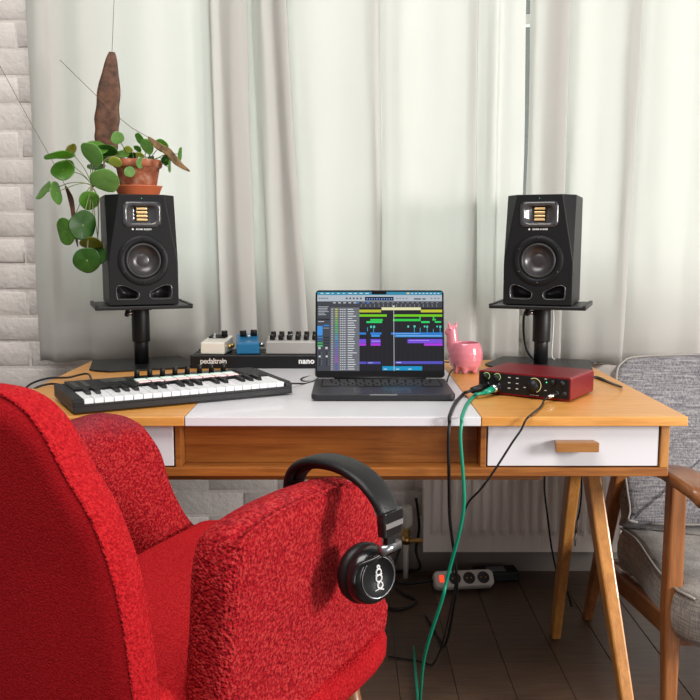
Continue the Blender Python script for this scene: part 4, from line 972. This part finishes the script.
for s in (-1, 1):
    xo = .094*s; dz = -.114 if 0 else -.1185
    y_ = MB().loft([[(xo+dx*s+qx, dy, z) for qx, dy in rrect(.015, w_, .005, 4)] for z, w_, dx in ((-.054, .048, 0), (-.066, .050, .0), (-.090, .042, -.001))], 0, False).build('end_cap', M_gloss, hp, bevel=.0008)
    MB().box(xo+s*.0074-.0006, xo+s*.0074+.0006, -.020, .020, -.077, -.069).build('silver_band', M_alu, y_)
    MB().box(xo-.005, xo+.003, -.010, .010, -.108, -.088).build('slider', M_black, hp, bevel=.001)
    MB().cyl((xo-s*.001, -.020, -.110), (xo-s*.001, .020, -.110), .0075, n=20).build('pivot', M_grey_metal, hp)
    # ear cup: cushion, shell, outer disc
    ca = Vector((s*.96, -.22 if s > 0 else .05, .10)).normalized(); cc = Vector((.062, -.008, -.156)) if s > 0 else Vector((-.150, 0, -.163))
    Mq = Matrix.Translation(cc) @ ca.to_track_quat('Z', 'Y').to_matrix().to_4x4()
    cu = MB().lathe([(.024, -.018), (.030, -.024), (.038, -.024), (.0445, -.019), (.0455, -.012), (.043, -.005), (.038, -.003), (.024, -.006)], 48, M=Mq).build('ear_cushion', M_pad, hp)
    sh = MB().lathe([(.040, -.005), (.0425, -.001), (.0425, .004), (.040, .012), (.034, .019), (.031, .020)], 48, M=Mq).build('ear_cup', M_gloss, hp)
    MB().lathe([(.0305, .020), (.0300, .0215), (.0285, .0218), (.0284, .0212), (.0001, .0212)], 40, M=Mq).build('outer_disc', M_black, sh)
    MB().lathe([(.0301, .0214), (.0306, .0221), (.0296, .0223), (.0292, .0216)], 40, M=Mq, caps=False).build('trim_ring', M_grey_metal, sh)
    # white emblem of looped curves on the disc
    mb = MB(); E0 = .0222
    for cx_, cy_, rr, a0, a1 in ((0, .008, .0045, -60, 280), (0, -.001, .0052, 0, 360), (.0015, -.0115, .0046, 100, 440), (0, .0155, .0022, 0, 360)):
        mb.tube([(cx_+rr*cos(radians(a)), cy_+rr*sin(radians(a)), E0) for a in range(a0, a1+1, 15)], .0014, 6)
    mb.tube([(-.008, -.018, E0), (0, -.0165, E0), (.008, -.019, E0)], .0009, 6); mb.tube([(-.0065, .004, E0), (0, .0035, E0), (.0065, .0045, E0)], .0009, 6)
    RotE = Matrix.Rotation(radians(0), 4, 'Z')
    mb.build('emblem', M_print, sh, M=Mq @ RotE)
    MB().tube(smoothpath([(xo, 0, -.112), (xo-.008, -.024, -.122), cc+Vector((s*.006, -.036, .022)), cc+Vector((s*.006, -.044, .0))], 5), .0038, 10).tube(smoothpath([(xo, 0, -.112), (xo-.008, .022, -.122), cc+Vector((s*.006, .036, .022)), cc+Vector((s*.006, .044, .0))], 5), .0038, 10).build('yoke', M_gloss, hp)
# ------------------------------------------------------------------ grey armchair on the right
def tweed(name, c1, c2, c3):
    m = mat(name, c1, .95, sheen=.3, spec=.15); nt = m.node_tree; b = nt.nodes['Principled BSDF']; tc = nt.nodes.new('ShaderNodeTexCoord'); ns = []
    for sc in ((4, 4, 60), (60, 60, 4)):
        mp_ = nt.nodes.new('ShaderNodeMapping'); mp_.inputs['Scale'].default_value = sc; n = nt.nodes.new('ShaderNodeTexNoise'); n.inputs['Scale'].default_value = 5; n.inputs['Detail'].default_value = 3
        nt.links.new(tc.outputs['Object'], mp_.inputs[0]); nt.links.new(mp_.outputs[0], n.inputs['Vector']); ns.append(n)
    ad = nt.nodes.new('ShaderNodeMath'); ad.operation = 'ADD'; nt.links.new(ns[0].outputs['Fac'], ad.inputs[0]); nt.links.new(ns[1].outputs['Fac'], ad.inputs[1])
    r = nt.nodes.new('ShaderNodeValToRGB'); ad2 = nt.nodes.new('ShaderNodeMath'); ad2.operation = 'MULTIPLY'; ad2.inputs[1].default_value = .5; nt.links.new(ad.outputs[0], ad2.inputs[0])
    r.color_ramp.elements[0].position = .38; r.color_ramp.elements[0].color = (*c2, 1); r.color_ramp.elements[1].position = .62; r.color_ramp.elements[1].color = (*c3, 1)
    e = r.color_ramp.elements.new(.5); e.color = (*c1, 1)
    nt.links.new(ad2.outputs[0], r.inputs[0]); nt.links.new(r.outputs[0], b.inputs['Base Color'])
    bp = nt.nodes.new('ShaderNodeBump'); bp.inputs['Strength'].default_value = .5; bp.inputs['Distance'].default_value = .002
    nt.links.new(ad.outputs[0], bp.inputs['Height']); nt.links.new(bp.outputs[0], b.inputs['Normal']); return m
M_tweed = tweed('grey_tweed', (.18, .172, .185), (.095, .09, .102), (.29, .28, .28)); M_tweed2 = tweed('sand_grey_tweed', (.24, .22, .20), (.15, .135, .125), (.35, .325, .295))
M_pipe = mat('pale_piping', (.27, .25, .23), .8)
gx = 1.01
ga = thing('armchair', (gx, 2.05, 0), 0, 'grey tweed armchair with a dark wooden frame at the right beside the desk', 'armchair')
tl = math.atan2(.22, .40); BM = Matrix.Translation((0, .065, .365)) @ Matrix.Rotation(-tl, 4, 'X')
hb = .315; HB = .455
bo = [(-hb+.02, 0), (-hb, .05), (-hb, HB*.5), (-hb+.005, HB-.07), (-hb+.03, HB-.018), (-hb+.09, HB), (0, HB+.006), (hb-.09, HB), (hb-.03, HB-.018), (hb-.005, HB-.07), (hb, HB*.5), (hb, .05), (hb-.02, 0), (0, -.005)]
b_, Pb, Nb = slab(bo, .045, .018, lambda a, b, h: tuple(BM @ Vector((a, -h-.0, b))), 'backrest', M_tweed, ga)
for hh in (.041,): MB().tube([tuple(BM @ Vector((p.x+q.x*.006, -hh, p.y+q.y*.006))) for p, q in zip(Pb, Nb)], .003, 8).build('piping', M_pipe, b_)
so_ = [(-.31, -.36), (-.315, 0), (-.30, .10), (0, .12), (.30, .10), (.315, 0), (.31, -.36), (0, -.375)]
s_, Ps, Ns = slab(so_, .055, .022, lambda a, b, h: (a, b, .305+h+(.014*(1-(a/.32)**2) if h > 0 else 0)), 'seat_cushion', M_tweed2, ga)
MB().tube([(p.x+q.x*.008, p.y+q.y*.008, .305+.052) for p, q in zip(Ps, Ns)], .003, 8).build('piping', M_pipe, s_)
for s in (-1, 1):
    X0 = s*.322
    # arm: curved paddle sloping back
    pts = [(-.44, .588, .020), (-.42, .600, .030), (-.34, .603, .037), (-.25, .596, .034), (-.1, .560, .026), (.02, .530, .020), (.12, .505, .017)]
    rings = []
    for y_, z_, w_ in [(p.x, p.y, p.z) for p in smoothpath(pts, 5)]:
        rings.append([(X0+s*.004+a, y_, z_+b) for a, b in rrect(w_*2, .026, .010, 4)])
    MB().loft(rings).build('arm', M_teak, ga)
    MB().loft([[(X0+a, -.28+b+dy, z) for a, b in rrect(.036*k, .040*k, .006, 3)] for z, k, dy in ((0, .7, -.015), (.30, 1, 0), (.588, .95, .004))], 0, False).build('leg', M_teak_v, ga, bevel=.001)
    MB().loft([[(X0+a, y_+b, z) for a, b in rrect(.034*k, .045*k, .006, 3)] for z, y_, k in ((0, .34, .7), (.25, .22, 1), (.515, .09, .9))], 0, False).build('leg', M_teak_v, ga, bevel=.001)
    MB().loft([[(X0-s*.0+a, y_, z+b) for a, b in rrect(.026, .05, .006, 3)] for y_, z in ((-.28, .265), (.235, .205))], 0, False).build('side_rail', M_teak, ga)
MB().box(-.322, .322, -.295, -.270, .225, .265).build('front_rail', M_teak, ga, bevel=.004)
MB().box(-.322, .322, .18, .205, .19, .23).build('rear_rail', M_teak, ga, bevel=.004)
for k in range(4): MB().box(-.24+k*.16-.02, -.24+k*.16+.02, -.27, .18, .234, .244).build('seat_slat', M_teak, ga)

# ------------------------------------------------------------------ power strip and leads on the floor
ad = thing('power_adapter', (.47, 2.68, 0), radians(4), 'black power adapter on the floor behind the white socket strip', 'adapter')
MB().box(-.07, .07, -.03, .035, .001, .034).build('adapter_body', M_black, ad, bevel=.005); MB().box(-.03, .03, -.02, .02, .0341, .0346).build('rating_label', mat('grey_label', (.25, .25, .26), .5), ad)
ps = thing('power_strip', (.352, 2.60, .022), radians(6), 'white multi-socket power strip with a red switch under the radiator', 'power strip')
ps.scale = (.84, .84, .84)
TM = Matrix.Translation((0, 0, .004)) @ Matrix.Rotation(radians(50), 4, 'X')
mb = MB(); mb.loft([[(a, b, z) for a, b in rrect(w_, d_, .018, 6)] for w_, d_, z in ((.215, .056, 0), (.225, .064, .004), (.225, .064, .030), (.218, .057, .037))], 0, False)
body = mb.build('housing', mat('white_socket_plastic', (.62, .58, .54), .35), ps, bevel=.002, M=TM)
M_sock = mat('socket_recess', (.025, .022, .022), .5)
for k in range(3):
    so2 = MB().lathe([(.0225, .0371), (.0225, .0376), (.0200, .0382), (.0195, .0373), (.0001, .0373)], 32, M=Matrix.Translation((-.035+k*.054, 0, 0))).build('socket', M_sock, body)
    for q in (-.008, .008): MB().cyl((-.035+k*.054+q, 0, .0373), (-.035+k*.054+q, 0, .0380), .0024, n=10).build('pin_hole', M_brass, so2)
M_sw = mat('red_lit_switch', (.5, .02, .01), .3, emit=(1, .08, .03), es=.9)
MB().box(-.093, -.076, -.013, .013, .0371, .0405).build('switch', M_sw, body, bevel=.001)
cable('power_cable', [(TM @ Vector((-.113, 0, .018)))*.84+Vector((.352, 2.60-.008, .022)), (.212, 2.60, .02), (.17, 2.63, .006), (.10, 2.68, .005), (-.05, 2.70, .005)], .004, M_rubber, 'black mains lead running from the left end of the power strip')
cable('power_cable', [at(416, 498, 2.715), at(418, 512, 2.71), at(419, 530, 2.70), at(416, 550, 2.70), at(420, 568, 2.70), (.19, 2.74, .006), (.12, 2.72, .005), (.02, 2.72, .005)], .0045, M_rubber, 'black cable hanging between the radiator valve and the radiator')
cable('power_cable', [at(401, 545, 2.66), at(396, 560, 2.64), (.13, 2.62, .03), (.16, 2.56, .006), (.20, 2.50, .006), (.15, 2.44, .005), (.05, 2.46, .005)], .0045, M_rubber, 'black cable looping on the floor left of the valve')
